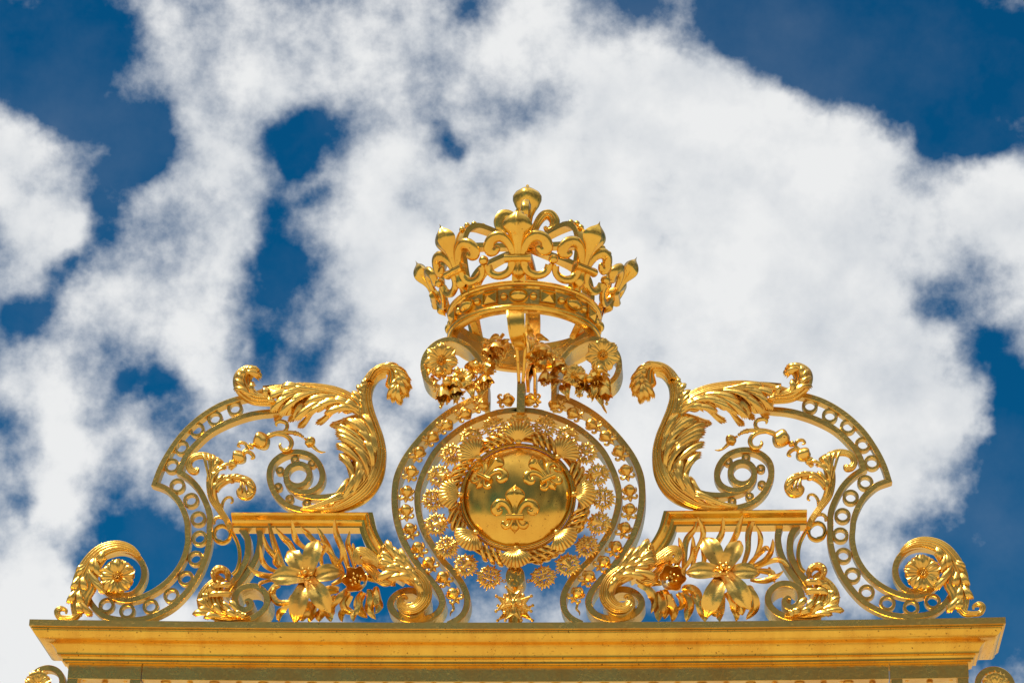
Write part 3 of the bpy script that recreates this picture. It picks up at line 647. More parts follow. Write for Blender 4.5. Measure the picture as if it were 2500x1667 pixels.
# ------------------------------------------------------------------ flowering branches inside the ladder curves
def branch(side):
    word = 'right' if side else 'left'
    t = thing('flowering_branch', 'slender gilded branch with leaf curls and twisted buds arching inside the %s ladder scroll' % word, 'branch', W(*side_pts(K(4, (745, 1510)), side)[0], -.02), 'flowering branches')
    def T(pts, Y=-.02, n=6): return toW(side_pts(catmull(K(4, *pts), n), side), Y)
    def tube(name, pts, w, Y=-.02, sec=SEC_ROUND, mat=G_LEAF):
        mb = MB(); sweep(mb, T(pts, Y), w, w, sec); return mb.build(name, mat, t, ang=50)
    tube('stem', [(752, 1520), (715, 1440), (655, 1350), (600, 1250), (585, 1140), (595, 1050), (625, 970), (660, 920)], [.02, .02, .022, .03, .034, .036, .034, .03], sec=SEC_FL5)
    tube('curl', [(620, 1000), (600, 930), (545, 890), (470, 888), (415, 915), (392, 965), (410, 1010), (450, 1020), (465, 990)], [.028, .028, .024, .022, .022, .022, .024, .024, .012], -.03, SEC_FL3)
    tube('curl', [(610, 1180), (650, 1130), (730, 1085), (820, 1080), (900, 1110), (930, 1170), (905, 1225), (850, 1225), (825, 1190), (850, 1160)], [.03, .03, .028, .026, .028, .03, .03, .03, .022, .01], -.035, SEC_FL3)
    tube('tendril', [(668, 1370), (680, 1290), (715, 1245), (755, 1245), (765, 1280), (745, 1292)], [.012, .011, .010, .009, .008, .005])
    tube('tendril', [(740, 1480), (690, 1420), (640, 1412), (610, 1435), (608, 1470)], [.014, .014, .012, .012, .008])
    tr = T([(752, 1510), (655, 1350), (590, 1200), (590, 1060), (630, 960), (700, 900)], -.03)
    mb = MB()
    for (x, y, m) in [(500, 852, 3), (550, 860, 3), (595, 868, 3), (640, 900, 3), (655, 940, 3), (690, 975, 4), (640, 1010, 3), (720, 985, 3), (770, 950, 3), (700, 1040, 3), (640, 1100, 3)]:
        lobe(mb, tr, W(*side_pts(K(4, (x, y)), side)[0], -.045), .12, m, .013, .0085)
    t2 = T([(610, 1180), (650, 1130), (730, 1085), (820, 1080), (900, 1110), (940, 1180)], -.035)
    for (x, y, m) in [(760, 1045, 3), (820, 1040, 3), (868, 1060, 3), (930, 1095, 3), (958, 1160, 3), (950, 1215, 3), (885, 1265, 3), (830, 1240, 3), (780, 1120, 3)]:
        lobe(mb, t2, W(*side_pts(K(4, (x, y)), side)[0], -.05), .09, m, .013, .0085)
    mb.build('acanthus_leaf', G_LEAF, t, ang=60)
    def bud(x, y, r, ax):
        mb = MB(); c = W(*side_pts(K(4, (x, y)), side)[0], -.03); a = Vector((ax[0] * (-1 if side else 1), 0, ax[1])).normalized()
        prof = [(-r + 2 * r * i / 12, r * 1.02 * math.sin(PI * i / 12) ** .7 + .001) for i in range(13)]
        lathe(mb, c, a, prof, 24, 4, .10, 1.6 * (-1 if side else 1)); mb.build('bud', G_LEAF, t, ang=60)
        return c
    tube('stem', [(740, 1000), (780, 950), (820, 900), (870, 840), (930, 800), (1000, 760), (1080, 715), (1150, 692), (1220, 685), (1300, 690), (1340, 705)], [.016, .022, .016, .010, .012, .012, .018, .016, .014, .013, .011])
    bud(820, 900, .049, (.6, .8)); bud(1012, 762, .060, (.85, .5)); bud(922, 806, .021, (.8, .5)); bud(765, 955, .028, (.6, .8)); bud(1430, 768, .036, (.7, -.6))
    for i in range(5):
        a = i / 4; mb = MB(); ball(mb, W(*side_pts(K(4, (1300 + 85 * a, 692 + 38 * a * a + 10 * a)), side)[0], -.02), .017 - .002 * i, 10); mb.build('bead', G_LEAF, t)
    tube('tendril', [(1450, 800), (1480, 830), (1500, 845), (1530, 855), (1562, 852)], [.014, .010, .008, .007, .002])
    tube('tendril', [(1120, 700), (1200, 705), (1255, 740), (1270, 785), (1245, 830), (1195, 835), (1170, 800), (1180, 778)], [.012, .015, .016, .016, .015, .013, .010, .005])
    tube('tendril', [(1190, 690), (1225, 660), (1232, 625), (1215, 600), (1170, 590), (1140, 605), (1142, 632)], [.012, .013, .013, .014, .014, .012, .005])
    tube('tendril', [(870, 860), (890, 815), (870, 780), (830, 775), (812, 800), (835, 812)], [.010, .012, .012, .011, .009, .004])
    tube('tendril', [(850, 875), (890, 850), (930, 870), (945, 900), (920, 912)], [.012, .014, .014, .012, .006])
branch(0); branch(1)

# ------------------------------------------------------------------ shelves
def shelf(side):
    word = 'right' if side else 'left'
    t = thing('shelf', 'gilded moulded shelf with curved leg and two S bars framing the lilies on the %s' % word, 'shelf', W(*side_pts(K(6, (900, 330)), side)[0], .05), 'shelves under the acanthus scrolls')
    f = -1 if side else 1
    def T(pts, Y=0.0, n=6): return toW(side_pts([q for q in catmull(K(6, *pts), n)], side), Y)
    # moulded frame: straight run, mitre, curved leg
    leg = catmull(K(6, (1322, 234), (1345, 330), (1390, 430), (1460, 530), (1560, 620), (1650, 680)), 6)
    path = K(6, (230, 234), (600, 234), (1000, 234)) + leg[:1] + leg[5:]
    hw = 20.5 * SC
    pr = [(-1, .10), (-1, -.006), (-.62, -.006), (-.60, -.032), (-.45, -.036), (-.24, -.038), (-.08, -.052), (.10, -.076), (.30, -.084), (.48, -.074), (.57, -.052), (.58, -.010), (1, -.010), (1, .10)]
    if side: pr = [(-u, y) for u, y in pr]
    pr = [(-u, y) for (u, y) in pr]
    mb = MB(); bar(mb, toW(side_pts(path, side), 0), hw, .1, prof=[(-u, y) for u, y in pr]); mb.build('moulding', G_SMOOTH, t, ang=30)
    mb = MB(); bar(mb, T([(300, 300), (345, 370), (355, 460), (340, 550), (290, 650), (225, 740), (150, 850)], .01), 8.2 * SC, .09); mb.build('curved_bar', G_BAR, t)
    mb = MB(); bar(mb, T([(442, 300), (455, 380), (440, 480), (405, 570), (350, 660), (290, 740), (245, 800)], .02), 8 * SC, .09); mb.build('curved_bar', G_BAR, t)
    mb = MB(); sweep(mb, T([(75, 350), (95, 400), (145, 420), (195, 395), (210, 340), (180, 295), (140, 280), (98, 300), (80, 345), (95, 395), (140, 412)], .02), .0125, .03, SEC_ROUND); mb.build('ring', G_SMOOTH, t)
    mb = MB(); sweep(mb, T([(150, 285), (200, 305), (245, 370), (280, 460), (285, 560), (262, 640), (225, 680)], .01), .0125, .0125); mb.build('rod', G_SMOOTH, t)
shelf(0); shelf(1)

# ------------------------------------------------------------------ small leafy scroll (outer foot) and big fluted scroll (by the medallion)
def foot_scroll(side):
    word = 'right' if side else 'left'
    t = thing('leafy_scroll', 'small gilded leafy spiral sitting on the cornice beneath the %s shelf' % word, 'scroll', W(*side_pts(K(5, (1850, 1010)), side)[0], 0), 'leafy spirals under the shelves')
    def T(pts, Y=0.0, n=6): return toW(side_pts(catmull(K(5, *pts), n), side), Y)
    sp = [(1700, 1005), (1850, 1012), (1980, 1010), (2090, 960), (2155, 880), (2150, 790), (2080, 725), (1990, 718), (1910, 755), (1875, 830), (1895, 895), (1950, 925), (2005, 905), (2020, 860), (1990, 835), (1965, 850)]
    mb = MB(); bar(mb, T(sp, -.06, 5), [.018, .018, .02, .02, .02, .02, .02, .02, .02, .022, .022, .02, .02, .016, .012, .006], .20); mb.build('spiral', G_BAR, t)
    tr = T([(2010, 1000), (1850, 1000), (1710, 970), (1625, 910), (1610, 830), (1655, 750), (1720, 690), (1760, 640)], -.07)
    mb = MB(); sweep(mb, tr, [.008, .02, .036, .044, .044, .04, .034, .03], [.01, .02, .04, .05, .05, .045, .04, .03], SEC_FL5); mb.build('stem', G_LEAF, t, ang=50)
    mb = MB()
    for (x, y, m) in [(1500, 962, 4), (1545, 925, 3), (1540, 840, 3), (1598, 778, 3), (1600, 1000, 3), (1700, 860, 4), (1770, 845, 3), (1830, 835, 4), (1860, 780, 3), (1865, 700, 4), (1790, 690, 3), (1880, 935, 3), (1930, 965, 3), (1800, 925, 4), (1770, 780, 3), (1680, 700, 3)]:
        lobe(mb, tr, W(*side_pts(K(5, (x, y)), side)[0], -.10), .09, m, .019, .012)
    mb.build('acanthus_leaf', G_LEAF, t, ang=60)
    mb = MB(); blade(mb, T([(1960, 1010), (1800, 1010), (1660, 990), (1590, 920), (1580, 830), (1620, 740)], -.08), T([(1940, 960), (1860, 930), (1800, 880), (1780, 840), (1770, 780), (1790, 700)], -.08), .025, 6, .012, 0, .012); mb.build('leaf_blade', G_LEAF, t, ang=60)
    hd = T([(1725, 690), (1685, 640), (1700, 585), (1750, 560), (1805, 580), (1830, 625)], -.09)
    mb = MB(); blade(mb, T([(1690, 690), (1663, 615), (1690, 558), (1750, 535), (1815, 560), (1847, 620), (1832, 685)], -.09), T([(1745, 690), (1728, 650), (1735, 620), (1758, 608), (1782, 618), (1792, 642), (1790, 672)], -.09), .05, 3, .008, 0, .012, nu=36)
    for (x, y, m) in [(1665, 600, 3), (1690, 560, 3), (1745, 540, 3), (1805, 560, 3), (1838, 610, 3), (1750, 700, 3)]: lobe(mb, hd, W(*side_pts(K(5, (x, y)), side)[0], -.11), .07, m, .012, .0085)
    mb.build('curled_tip', G_LEAF, t, ang=60)
foot_scroll(0); foot_scroll(1)
def fluted_scroll(side):
    word = 'right' if side else 'left'
    t = thing('fluted_scroll', 'fluted gilded acanthus volute standing on the cornice just %s of the ring frame' % word, 'scroll', W(*side_pts(K(6, (1680, 1060)), side)[0], 0), 'fluted volutes beside the ring frame')
    def T(pts, Y=0.0, n=6): return toW(side_pts(catmull(K(6, *pts), n), side), Y)
    tp = [(1662, 882), (1640, 862), (1612, 880), (1612, 925), (1660, 965), (1735, 955), (1795, 885), (1795, 800), (1750, 725), (1660, 665), (1550, 620), (1440, 585), (1350, 560), (1290, 540)]
    tr = T(tp, -.10)
    mb = MB(); sweep(mb, tr, [.008, .014, .02, .03, .038, .042, .046, .05, .052, .05, .045, .036, .028, .02], [.01, .02, .025, .03, .04, .045, .05, .05, .05, .05, .04, .03, .03, .02], SEC_FL7); mb.build('stem', G_LEAF, t, ang=50)
    mb = MB(); blade(mb, T([(1800, 800), (1740, 700), (1640, 610), (1560, 540), (1500, 470), (1480, 430)], -.10), T([(1700, 780), (1620, 740), (1540, 700), (1440, 640), (1400, 600), (1420, 520)], -.10), .04, 4, .008, 5, .012); mb.build('leaf_blade', G_LEAF, t, ang=60)
    mb = MB(); bar(mb, T([(1700, 700), (1780, 750), (1825, 830), (1815, 920), (1755, 990), (1670, 1005), (1600, 960), (1590, 890), (1640, 860)], -.07), [.006, .012, .012, .012, .012, .012, .012, .01, .006], .22); mb.build('drum', G_SMOOTH, t)
    mb = MB()
    for i, (x, y, m) in enumerate([(1490, 388, 4), (1450, 480, 3), (1545, 445, 3), (1605, 455, 4), (1640, 510, 3), (1440, 545, 3), (1695, 625, 3), (1400, 720, 4), (1490, 725, 3), (1560, 520, 4), (1520, 600, 4), (1600, 600, 4), (1460, 640, 4), (1560, 700, 3), (1660, 600, 3), (1770, 700, 2)]):
        lobe(mb, list(reversed(tr))[::-1], W(*side_pts(K(6, (x, y)), side)[0], -.13), .15, m, .024, .0125, bulge=.035)
    mb.build('acanthus_leaf', G_LEAF, t, ang=60)
    hd = T([(1440, 600), (1370, 545), (1310, 500), (1262, 495), (1245, 535), (1268, 575), (1305, 575)], -.10)
    mb = MB(); sweep(mb, hd, [.034, .036, .034, .03, .028, .02, .008], [.03, .03, .03, .03, .025, .02, .008], SEC_FL5); mb.build('curled_tip', G_LEAF, t, ang=50)
    hd = T([(1560, 720), (1480, 740), (1420, 700), (1340, 620), (1290, 600)], -.06)
    mb = MB(); sweep(mb, hd, [.02, .03, .032, .03, .01], .02, SEC_FL5); mb.build('curled_tip', G_LEAF, t, ang=50)
fluted_scroll(0); fluted_scroll(1)

# ------------------------------------------------------------------ lilies
def ribbon_leaf(mb, P, w, th=.004, tw=0.0):
    n = len(P); g = []
    for i in range(n):
        T = (P[min(i + 1, n - 1)] - P[max(i - 1, 0)]).normalized(); Sd = T.cross(Yv)
        if Sd.length < .05: Sd = Vector((1, 0, 0))
        Sd.normalize(); F = Sd.cross(T).normalized()
        if F.y > 0: F = -F
        u = i / (n - 1); ww = w * (math.sin(PI * (u * .86 + .12)) ** .8) * (1 if u < .9 else (1 - u) * 10 + .02); a = tw * math.sin(u * 5)
        s2 = Sd * math.cos(a) + F * math.sin(a); f2 = F * math.cos(a) - Sd * math.sin(a)
        g.append([P[i] + s2 * (ww * v) + f2 * (-.35 * ww * (1 - v * v) * -1 - .5 * ww * abs(v)) for v in (-1, -.6, -.25, 0, .25, .6, 1)])
    sheet(mb, g, th)
def bouquet(side):
    word = 'right' if side else 'left'
    kk = 8 if side else 6
    t = thing('lily_bouquet', 'gilded spray of lilies and blade leaves bursting from the cornice inside the %s shelf frame' % word, 'flowers', W(*K(kk, (1150, 1060))[0], .02), 'lily sprays')
    def P3(pts, y0=.0, y1=-.1, n=6):
        c = catmull(K(kk, *pts), n); m = len(c) - 1; return [W(p[0], p[1], y0 + (y1 - y0) * (i / m)) for i, p in enumerate(c)]
    if not side:
        blades = [([(720, 700), (650, 620), (560, 400), (515, 225)], 30), ([(760, 560), (700, 440), (640, 370), (570, 285)], 30), ([(860, 480), (790, 430), (735, 360), (712, 230)], 30), ([(930, 430), (870, 380), (830, 330), (785, 285)], 26),
                  ([(1080, 640), (1040, 500), (980, 400), (918, 290)], 34), ([(1180, 640), (1130, 490), (1080, 350), (1062, 228)], 32), ([(1230, 620), (1200, 500), (1170, 420), (1190, 322)], 28), ([(650, 620), (560, 520), (510, 450), (475, 345)], 26),
                  ([(640, 660), (540, 630), (470, 560), (452, 437)], 26), ([(640, 685), (520, 690), (430, 665), (352, 608)], 26), ([(690, 740), (560, 720), (470, 740), (440, 770)], 20), ([(640, 640), (590, 600), (570, 560), (600, 480)], 18),
                  ([(1040, 760), (1130, 700), (1080, 560), (900, 400)], 24), ([(960, 600), (950, 520), (1000, 440), (930, 400)], 24), ([(1150, 680), (1090, 600), (1120, 540), (1110, 440)], 20), ([(1240, 600), (1215, 520), (1220, 470), (1212, 420)], 18)]
        low = [([(720, 850), (660, 930), (615, 990), (607, 1062)], 26), ([(700, 900), (600, 910), (550, 850), (570, 790), (620, 775)], 22), ([(860, 900), (830, 960), (800, 1010), (790, 1060)], 34), ([(900, 900), (880, 960), (860, 1020), (850, 1062)], 34),
               ([(980, 880), (960, 950), (940, 1010), (935, 1062)], 34), ([(1060, 850), (1040, 930), (1020, 1000), (1040, 1062)], 34), ([(1200, 850), (1140, 950), (1120, 1000), (1125, 1062)], 24), ([(1180, 820), (1140, 900), (1170, 970), (1250, 1000)], 26),
               ([(1260, 850), (1245, 950), (1220, 1000), (1215, 1062)], 22), ([(1300, 820), (1265, 900), (1275, 980), (1330, 1030)], 30), ([(1350, 800), (1340, 880), (1350, 960), (1400, 1045)], 32), ([(1400, 780), (1420, 860), (1425, 940), (1400, 1000)], 28),
               ([(1320, 700), (1430, 720), (1530, 740), (1560, 770)], 26), ([(1100, 800), (1020, 810), (960, 850), (900, 940)], 30), ([(1180, 790), (1110, 840), (1060, 900), (1010, 990)], 30), ([(500, 860), (560, 770), (620, 740), (700, 760)], 18), ([(740, 990), (735, 1020), (745, 1050), (760, 1066)], 18)]
        lc, tips = (838, 700), [(585, 700, 78), (700, 500, 68), (905, 440, 72), (1078, 650, 72), (990, 930, 78), (745, 995, 72)]
        bc = (1250, 725)
    else:
        blades = [([(1070, 700), (1080, 560), (1095, 400), (1160, 300), (1183, 208)], 30), ([(1130, 700), (1165, 500), (1225, 370), (1225, 280), (1185, 206)], 28), ([(1000, 640), (1030, 560), (1050, 470), (1032, 372)], 30), ([(1210, 640), (1235, 560), (1235, 490), (1208, 430)], 26),
                  ([(1310, 520), (1350, 420), (1385, 330), (1395, 208)], 30), ([(1400, 520), (1450, 430), (1510, 330), (1555, 192)], 34), ([(1550, 620), (1600, 480), (1605, 340), (1640, 230), (1740, 178)], 30), ([(1600, 640), (1680, 480), (1700, 360), (1655, 265)], 26),
                  ([(1620, 620), (1740, 560), (1790, 480), (1805, 385)], 26), ([(1600, 660), (1720, 590), (1840, 555), (1935, 612)], 28), ([(1620, 720), (1740, 730), (1830, 690), (1892, 648)], 26), ([(1600, 600), (1680, 510), (1740, 460), (1770, 480)], 30),
                  ([(1640, 640), (1780, 660), (1800, 700), (1815, 745)], 30), ([(1000, 720), (1120, 560), (1150, 450), (1145, 362)], 26), ([(1080, 640), (1000, 620), (960, 600), (1000, 540)], 24), ([(1770, 620), (1790, 660), (1780, 690), (1800, 700)], 16)]
        low = [([(1600, 780), (1650, 880), (1645, 970), (1585, 1042)], 28), ([(700, 750), (790, 790), (835, 880), (805, 992)], 34), ([(860, 820), (875, 900), (870, 980), (862, 1062)], 34), ([(950, 840), (985, 920), (985, 990), (975, 1062)], 34),
               ([(1060, 820), (1110, 900), (1110, 980), (1093, 1062)], 30), ([(1140, 800), (1210, 900), (1235, 990), (1252, 1062)], 36), ([(1020, 830), (1050, 880), (1060, 930), (1020, 970)], 22), ([(1110, 800), (1160, 830), (1150, 890), (1110, 930)], 24),
               ([(1390, 830), (1375, 920), (1365, 1000), (1362, 1062)], 26), ([(1420, 820), (1480, 900), (1500, 980), (1502, 1062)], 30), ([(1470, 820), (1520, 900), (1545, 960), (1550, 1010)], 34), ([(1350, 830), (1330, 900), (1330, 980), (1345, 1010)], 34),
               ([(900, 800), (920, 880), (930, 960), (915, 1040)], 38), ([(680, 730), (760, 740), (830, 740), (900, 760)], 26), ([(1060, 790), (1130, 800), (1190, 850), (1200, 930)], 30), ([(1540, 800), (1590, 780), (1620, 800), (1610, 860)], 22)]
        lc, tips = (1400, 655), [(1145, 655, 70), (1262, 400, 76), (1510, 440, 70), (1650, 650, 66), (1575, 900, 78), (1275, 950, 76)]
        bc = (965, 715)
    for i, (p, w) in enumerate(blades):
        mb = MB(); ribbon_leaf(mb, P3(p, .02, -.03 - .05 * (i % 3)), w / 3.3569 * SC * .82, tw=.5 * (-1) ** i); mb.build('blade_leaf', G_LEAF, t, ang=50)
    for i, (p, w) in enumerate(low):
        mb = MB(); ribbon_leaf(mb, P3(p, -.05, .02 - .05 * (i % 3)), w / 3.3569 * SC * 1.3, tw=.6 * (-1) ** i); mb.build('blade_leaf', G_LEAF, t, ang=50)
    # the lily
    c = W(*K(kk, lc)[0], -.13); 
    lily = MB(); 
    ball(lily, c + Vector((0, .02, 0)), .03, 10); core = lily.build('lily', G_LEAF, t)
    for i, (x, y, w) in enumerate(tips):
        tipw = W(*K(kk, (x, y))[0], -.13); d = tipw - c; mb = MB()
        petal(mb, c + d * .06 + Vector((0, .02 if i % 2 else .005, 0)), d, Vector((0, -1, 0)), d.length * 1.22, w / 3.3569 * SC * 1.06, curl=.30 if i % 2 else .24, cup=.22, flutes=2, famp=-.055, tip=.35, blunt=True, w0=.55, nu=16, nv=13, th=.005)
        mb.build('petal', G_LEAF, core, ang=70)
    mb = MB()
    for i in range(7):
        a = i * 2 * PI / 6; rr = .036 if i < 6 else 0
        e = c + Vector((rr * math.cos(a), -.06 - (.03 if i == 6 else 0), rr * math.sin(a)))
        sweep(mb, [c + Vector((0, -.01, 0)), (c + e) / 2 + Vector((0, -.005, 0)), e], .004, .004, SEC_R6); ball(mb, e, .011 if i < 6 else .014, 8)
    mb.build('stamens', G_LEAF, core)
    # the smaller bell flower
    b = W(*K(kk, bc)[0], -.09); ax = Vector((.25 if side else -.25, -1, -.15)).normalized()
    mb = MB(); n = 36; prof = [(-.08, .012), (-.06, .03), (-.03, .048), (.0, .06), (.025, .072), (.04, .078)]; x, y, a = frame_of(ax); g = []
    for i in range(n + 1):
        th = 2 * PI * i / n; g.append([b + a * (z + .014 * k / 5 * math.cos(6 * th)) + (x * math.cos(th) + y * math.sin(th)) * (r * (1 + .10 * (k / 5) ** 2 * math.cos(6 * th))) for k, (z, r) in enumerate(prof)])
    sheet(mb, g, .004); bell = mb.build('bell_flower', G_LEAF, t, ang=60)
    mb = MB()
    for i in range(9):
        aa = i * 2.4; rr = .011 * math.sqrt(i * 1.8); e = b + x * rr * math.cos(aa) + y * rr * math.sin(aa) + a * .035
        sweep(mb, [b - a * .05, e], .003, .003, SEC_R6); ball(mb, e, .0085, 8)
    mb.build('stamens', G_LEAF, bell)
bouquet(0); bouquet(1)

# ------------------------------------------------------------------ ring frame round the medallion
OB = K(2, (850, 742), (700, 795), (540, 882), (395, 995), (250, 1150), (140, 1300), (72, 1450)) + K(3, (50, 250), (52, 400), (78, 550), (125, 680), (190, 800), (275, 925), (370, 1035), (440, 1130), (470, 1225), (440, 1305), (365, 1358), (250, 1382), (130, 1368), (45, 1318), (10, 1250), (40, 1180), (120, 1130), (220, 1125), (310, 1180))
IB = K(2, (1163, 868), (1110, 870), (1000, 882), (900, 908), (700, 990), (530, 1110), (405, 1240), (315, 1400)) + K(3, (266, 190), (248, 300), (262, 450), (308, 595), (385, 730), (475, 860), (575, 965), (650, 1075), (688, 1185), (675, 1290), (620, 1365), (520, 1420))
def ring_frame():
    t = thing('ring_frame', 'two concentric gilded bands arching round the medallion and curling under at the cornice', 'ironwork', W(1264, 1520, .03))
    for side in (0, 1):
        mb = MB(); bar(mb, toW(side_pts(catmull(OB, 6), side)), 8.3 * SC, .16); mb.build('outer_band', G_BAR, t)
    ib = catmull(IB, 6); P = list(reversed(ib))[:-1] + [MIR(p) for p in ib[1:]]
    mb = MB(); bar(mb, toW(P, .004), 7.8 * SC, .14); mb.build('inner_band', G_BAR, t)
ring_frame()
def husk(t, c, d, s=1.0):
    d = d.normalized(); lat = Vector((-d.z, 0, d.x)); fr = Vector((0, -1, 0)); mb = MB()
    prof = [(-.046, .002), (-.041, .012), (-.032, .025), (-.018, .035), (-.002, .038), (.014, .033), (.026, .022), (.036, .013), (.046, .010), (.054, .015), (.062, .010), (.074, .005)]
    b = len(mb.v); lathe(mb, Vector((0, 0, 0)), Vector((0, 0, 1)), [(z * s, r * s) for z, r in prof], 24, 6, .07, 1.0)
    for i in range(b, len(mb.v)): v = mb.v[i]; mb.v[i] = c + d * v.z + lat * v.x + fr * v.y
    for q in (-1, 1):
        def X(a, h, f=0): return c + lat * (q * a * s) + d * (h * s) + fr * (f * s)
        pts = [X(*p) for p in catmull([(.008, .040, .01), (.020, .052, .012), (.034, .056, .012), (.044, .046, .012), (.041, .036, .012), (.034, .038, .012)], 3)]
        sweep(mb, pts, [.007 * s, .009 * s, .009 * s, .008 * s, .007 * s, .004 * s], .008 * s, SEC_R6)
        pts = [X(*p) for p in catmull([(.026, .02, .008), (.038, .008, .006), (.043, -.008, .004), (.040, -.02, .004)], 3)]
        sweep(mb, pts, [.010 * s, .008 * s, .006 * s, .002 * s], .008 * s, SEC_R6)
    ball(mb, c + fr * (.037 * s) - d * (.008 * s), .006 * s, 6)
    return mb.build('husk', G_LEAF, t, ang=60)
HK = K(2, (1050, 785), (835, 828), (675, 905), (510, 1005), (385, 1110), (265, 1245), (198, 1415)) + K(3, (158, 255), (150, 420), (185, 585), (255, 750), (350, 882), (475, 1010), (565, 1155))
for side in (0, 1):
    word = 'right' if side else 'left'
    pts = side_pts(HK, side); wp = toW(pts, .0)
    t = thing('husk_chain', 'chain of gilded seed husks strung between the two bands, %s half' % word, 'garland', wp[-1], 'husk chains between the bands')
    for i, p in enumerate(wp):
        d = (wp[min(i + 1, len(wp) - 1)] - wp[max(i - 1, 0)]); d.y = 0; husk(t, p, d, 1.0)
    e = side_pts(catmull(K(3, (560, 1245), (570, 1290), (545, 1320), (540, 1350)), 4), side)
    mb = MB(); sweep(mb, toW(e), [.008, .008, .006, .002], .007); mb.build('tendril', G_LEAF, t)

# ------------------------------------------------------------------ medallion
MC = W(1263.7, 1212, -.10); MR = 139.6 * SC
def medallion():
    t = thing('medallion', 'smooth domed gilded disc bearing three fleurs-de-lis at the centre of the ring frame', 'medallion', MC)
    prof = []; H = .10
    mb = MB(); n = 96; m = 20; vs = []; Rr = MR - .012
    def dome(x, z):
        q = min(1, math.hypot(x, z) / Rr); return -H * (1 - q ** 2.6) ** .75 if q < 1 else 0
    for i in range(m + 1):
        r = Rr * math.sin(i / m * PI / 2)
        for j in range(n):
            a = 2 * PI * j / n; x, z = r * math.cos(a), r * math.sin(a); vs.append(MC + Vector((x, dome(x, z), z)))
    fs = [(i * n + j, i * n + (j + 1) % n, (i + 1) * n + (j + 1) % n, (i + 1) * n + j) for i in range(m) for j in range(n)]
    b = len(vs); vs += [MC + Vector((Rr * math.cos(2 * PI * j / n), .05, Rr * math.sin(2 * PI * j / n))) for j in range(n)]
    fs += [(m * n + j, m * n + (j + 1) % n, b + (j + 1) % n, b + j) for j in range(n)] + [tuple(b + j for j in range(n))]
    mb.add(vs, fs); mb.build('disc', G_DISC, t, ang=60)
    mb = MB(); P = [MC + Vector((math.cos(a) * (MR - .006), -.012, math.sin(a) * (MR - .006))) for a in [2 * PI * i / 96 for i in range(96)]]
    sweep(mb, P, .009, .012, closed=True); P = [MC + Vector((math.cos(a) * (MR + .008), .012, math.sin(a) * (MR + .008))) for a in [2 * PI * i / 96 for i in range(96)]]
    sweep(mb, P, .009, .010, closed=True); mb.build('rim', G_SMOOTH, t)
    for (x, y, rot, sc) in [(950 + 1110 / 3.618, 1130 + 482 / 3.618, 0, .475), (950 + 838 / 3.618, 1130 + 124 / 3.618, -33, .435), (950 + 1404 / 3.618, 1130 + 136 / 3.618, 33, .435)]:
        c = W(x, y, -.20); c = W(x, y, MC.y + dome(c.x - MC.x, c.z - MC.z)); cx, cz = c.x - MC.x, c.z - MC.z; a = R(rot)
        def mp(u, v, d):
            X, Z = cx + u * math.cos(a) - v * math.sin(a), cz + u * math.sin(a) + v * math.cos(a)
            return MC + Vector((X, dome(X, Z) - d - .002, Z))
        xform_fleur(mp, 'full', sc).build('fleur_de_lis', G_DISC, t, ang=50)
medallion()
def wreath():
    c = MC + Vector((0, .03, 0)); t = thing('wreath', 'gilded ring of rods bound by spiral straps with eight scallop shells round the domed disc', 'wreath', c)
    RW = 163 * SC
    def cp(a, r=0, y=0): return c + Vector((math.cos(a) * (RW + r), y, math.sin(a) * (RW + r)))
    for r, y in ((-.018, -.012), (.004, -.026), (.024, -.008), (0.004, .02)):
        mb = MB(); sweep(mb, [cp(2 * PI * i / 96, r, y) for i in range(96)], .0105, .0105, SEC_ROUND, closed=True); mb.build('rod', G_SMOOTH, t)
    for k in range(8):
        for j in range(4):
            a0 = PI / 2 + k * PI / 4 + R(12.5) + j * R(6.7); mb = MB(); P = []
            sgn = 1
            prof_ = [(-.015, 0), (-.014, .007), (-.007, .012), (.007, .012), (.014, .007), (.015, 0)]; q = len(prof_); vs = []
            for i in range(24):
                b = 2 * PI * i / 24; a = a0 + R(7.0) * math.sin(b)
                for (w_, h_) in prof_: vs.append(cp(a + w_ / RW, (.044 + h_) * math.sin(b), -(.042 + h_) * math.cos(b)))
            mb.add(vs, [(i * q + j_, i * q + (j_ + 1) % q, ((i + 1) % 24) * q + (j_ + 1) % q, ((i + 1) % 24) * q + j_) for i in range(24) for j_ in range(q)])
            mb.build('strap', G_LEAF, t)
    for k in range(8):
        a = PI / 2 + k * PI / 4; d = Vector((math.cos(a), 0, math.sin(a))); s = Vector((-d.z, 0, d.x)); g = []; b = cp(a, -.052, -.055); NR = 11
        for i in range(13):
            q = i / 12; row = []
            for j in range(NR * 4 + 1):
                v = 2 * j / (NR * 4) - 1; th = v * R(74) ; rib = abs(math.cos(NR * PI * (v + 1) / 2)) 
                L = .128 * q * (1 - .16 * abs(v) ** 2.2) * (1 + .06 * rib * q)
                x = math.sin(th) * L * .80 * (1.12 if q > .2 else 1); z = math.cos(th * .88) * L
                row.append(b + d * (z) + s * x + Vector((0, -.050 * math.sin(PI * min(1, q * .72 + .05)) * (1 - .35 * v * v) - .008 * rib * q ** .6 + .012, 0)))
            g.append(row)
        mb = MB(); sheet(mb, g, .006); ball(mb, b + Vector((0, -.012, 0)), .017, 10, (1.3, .8, 1)); mb.build('scallop_shell', G_LEAF, t, ang=70)
wreath()
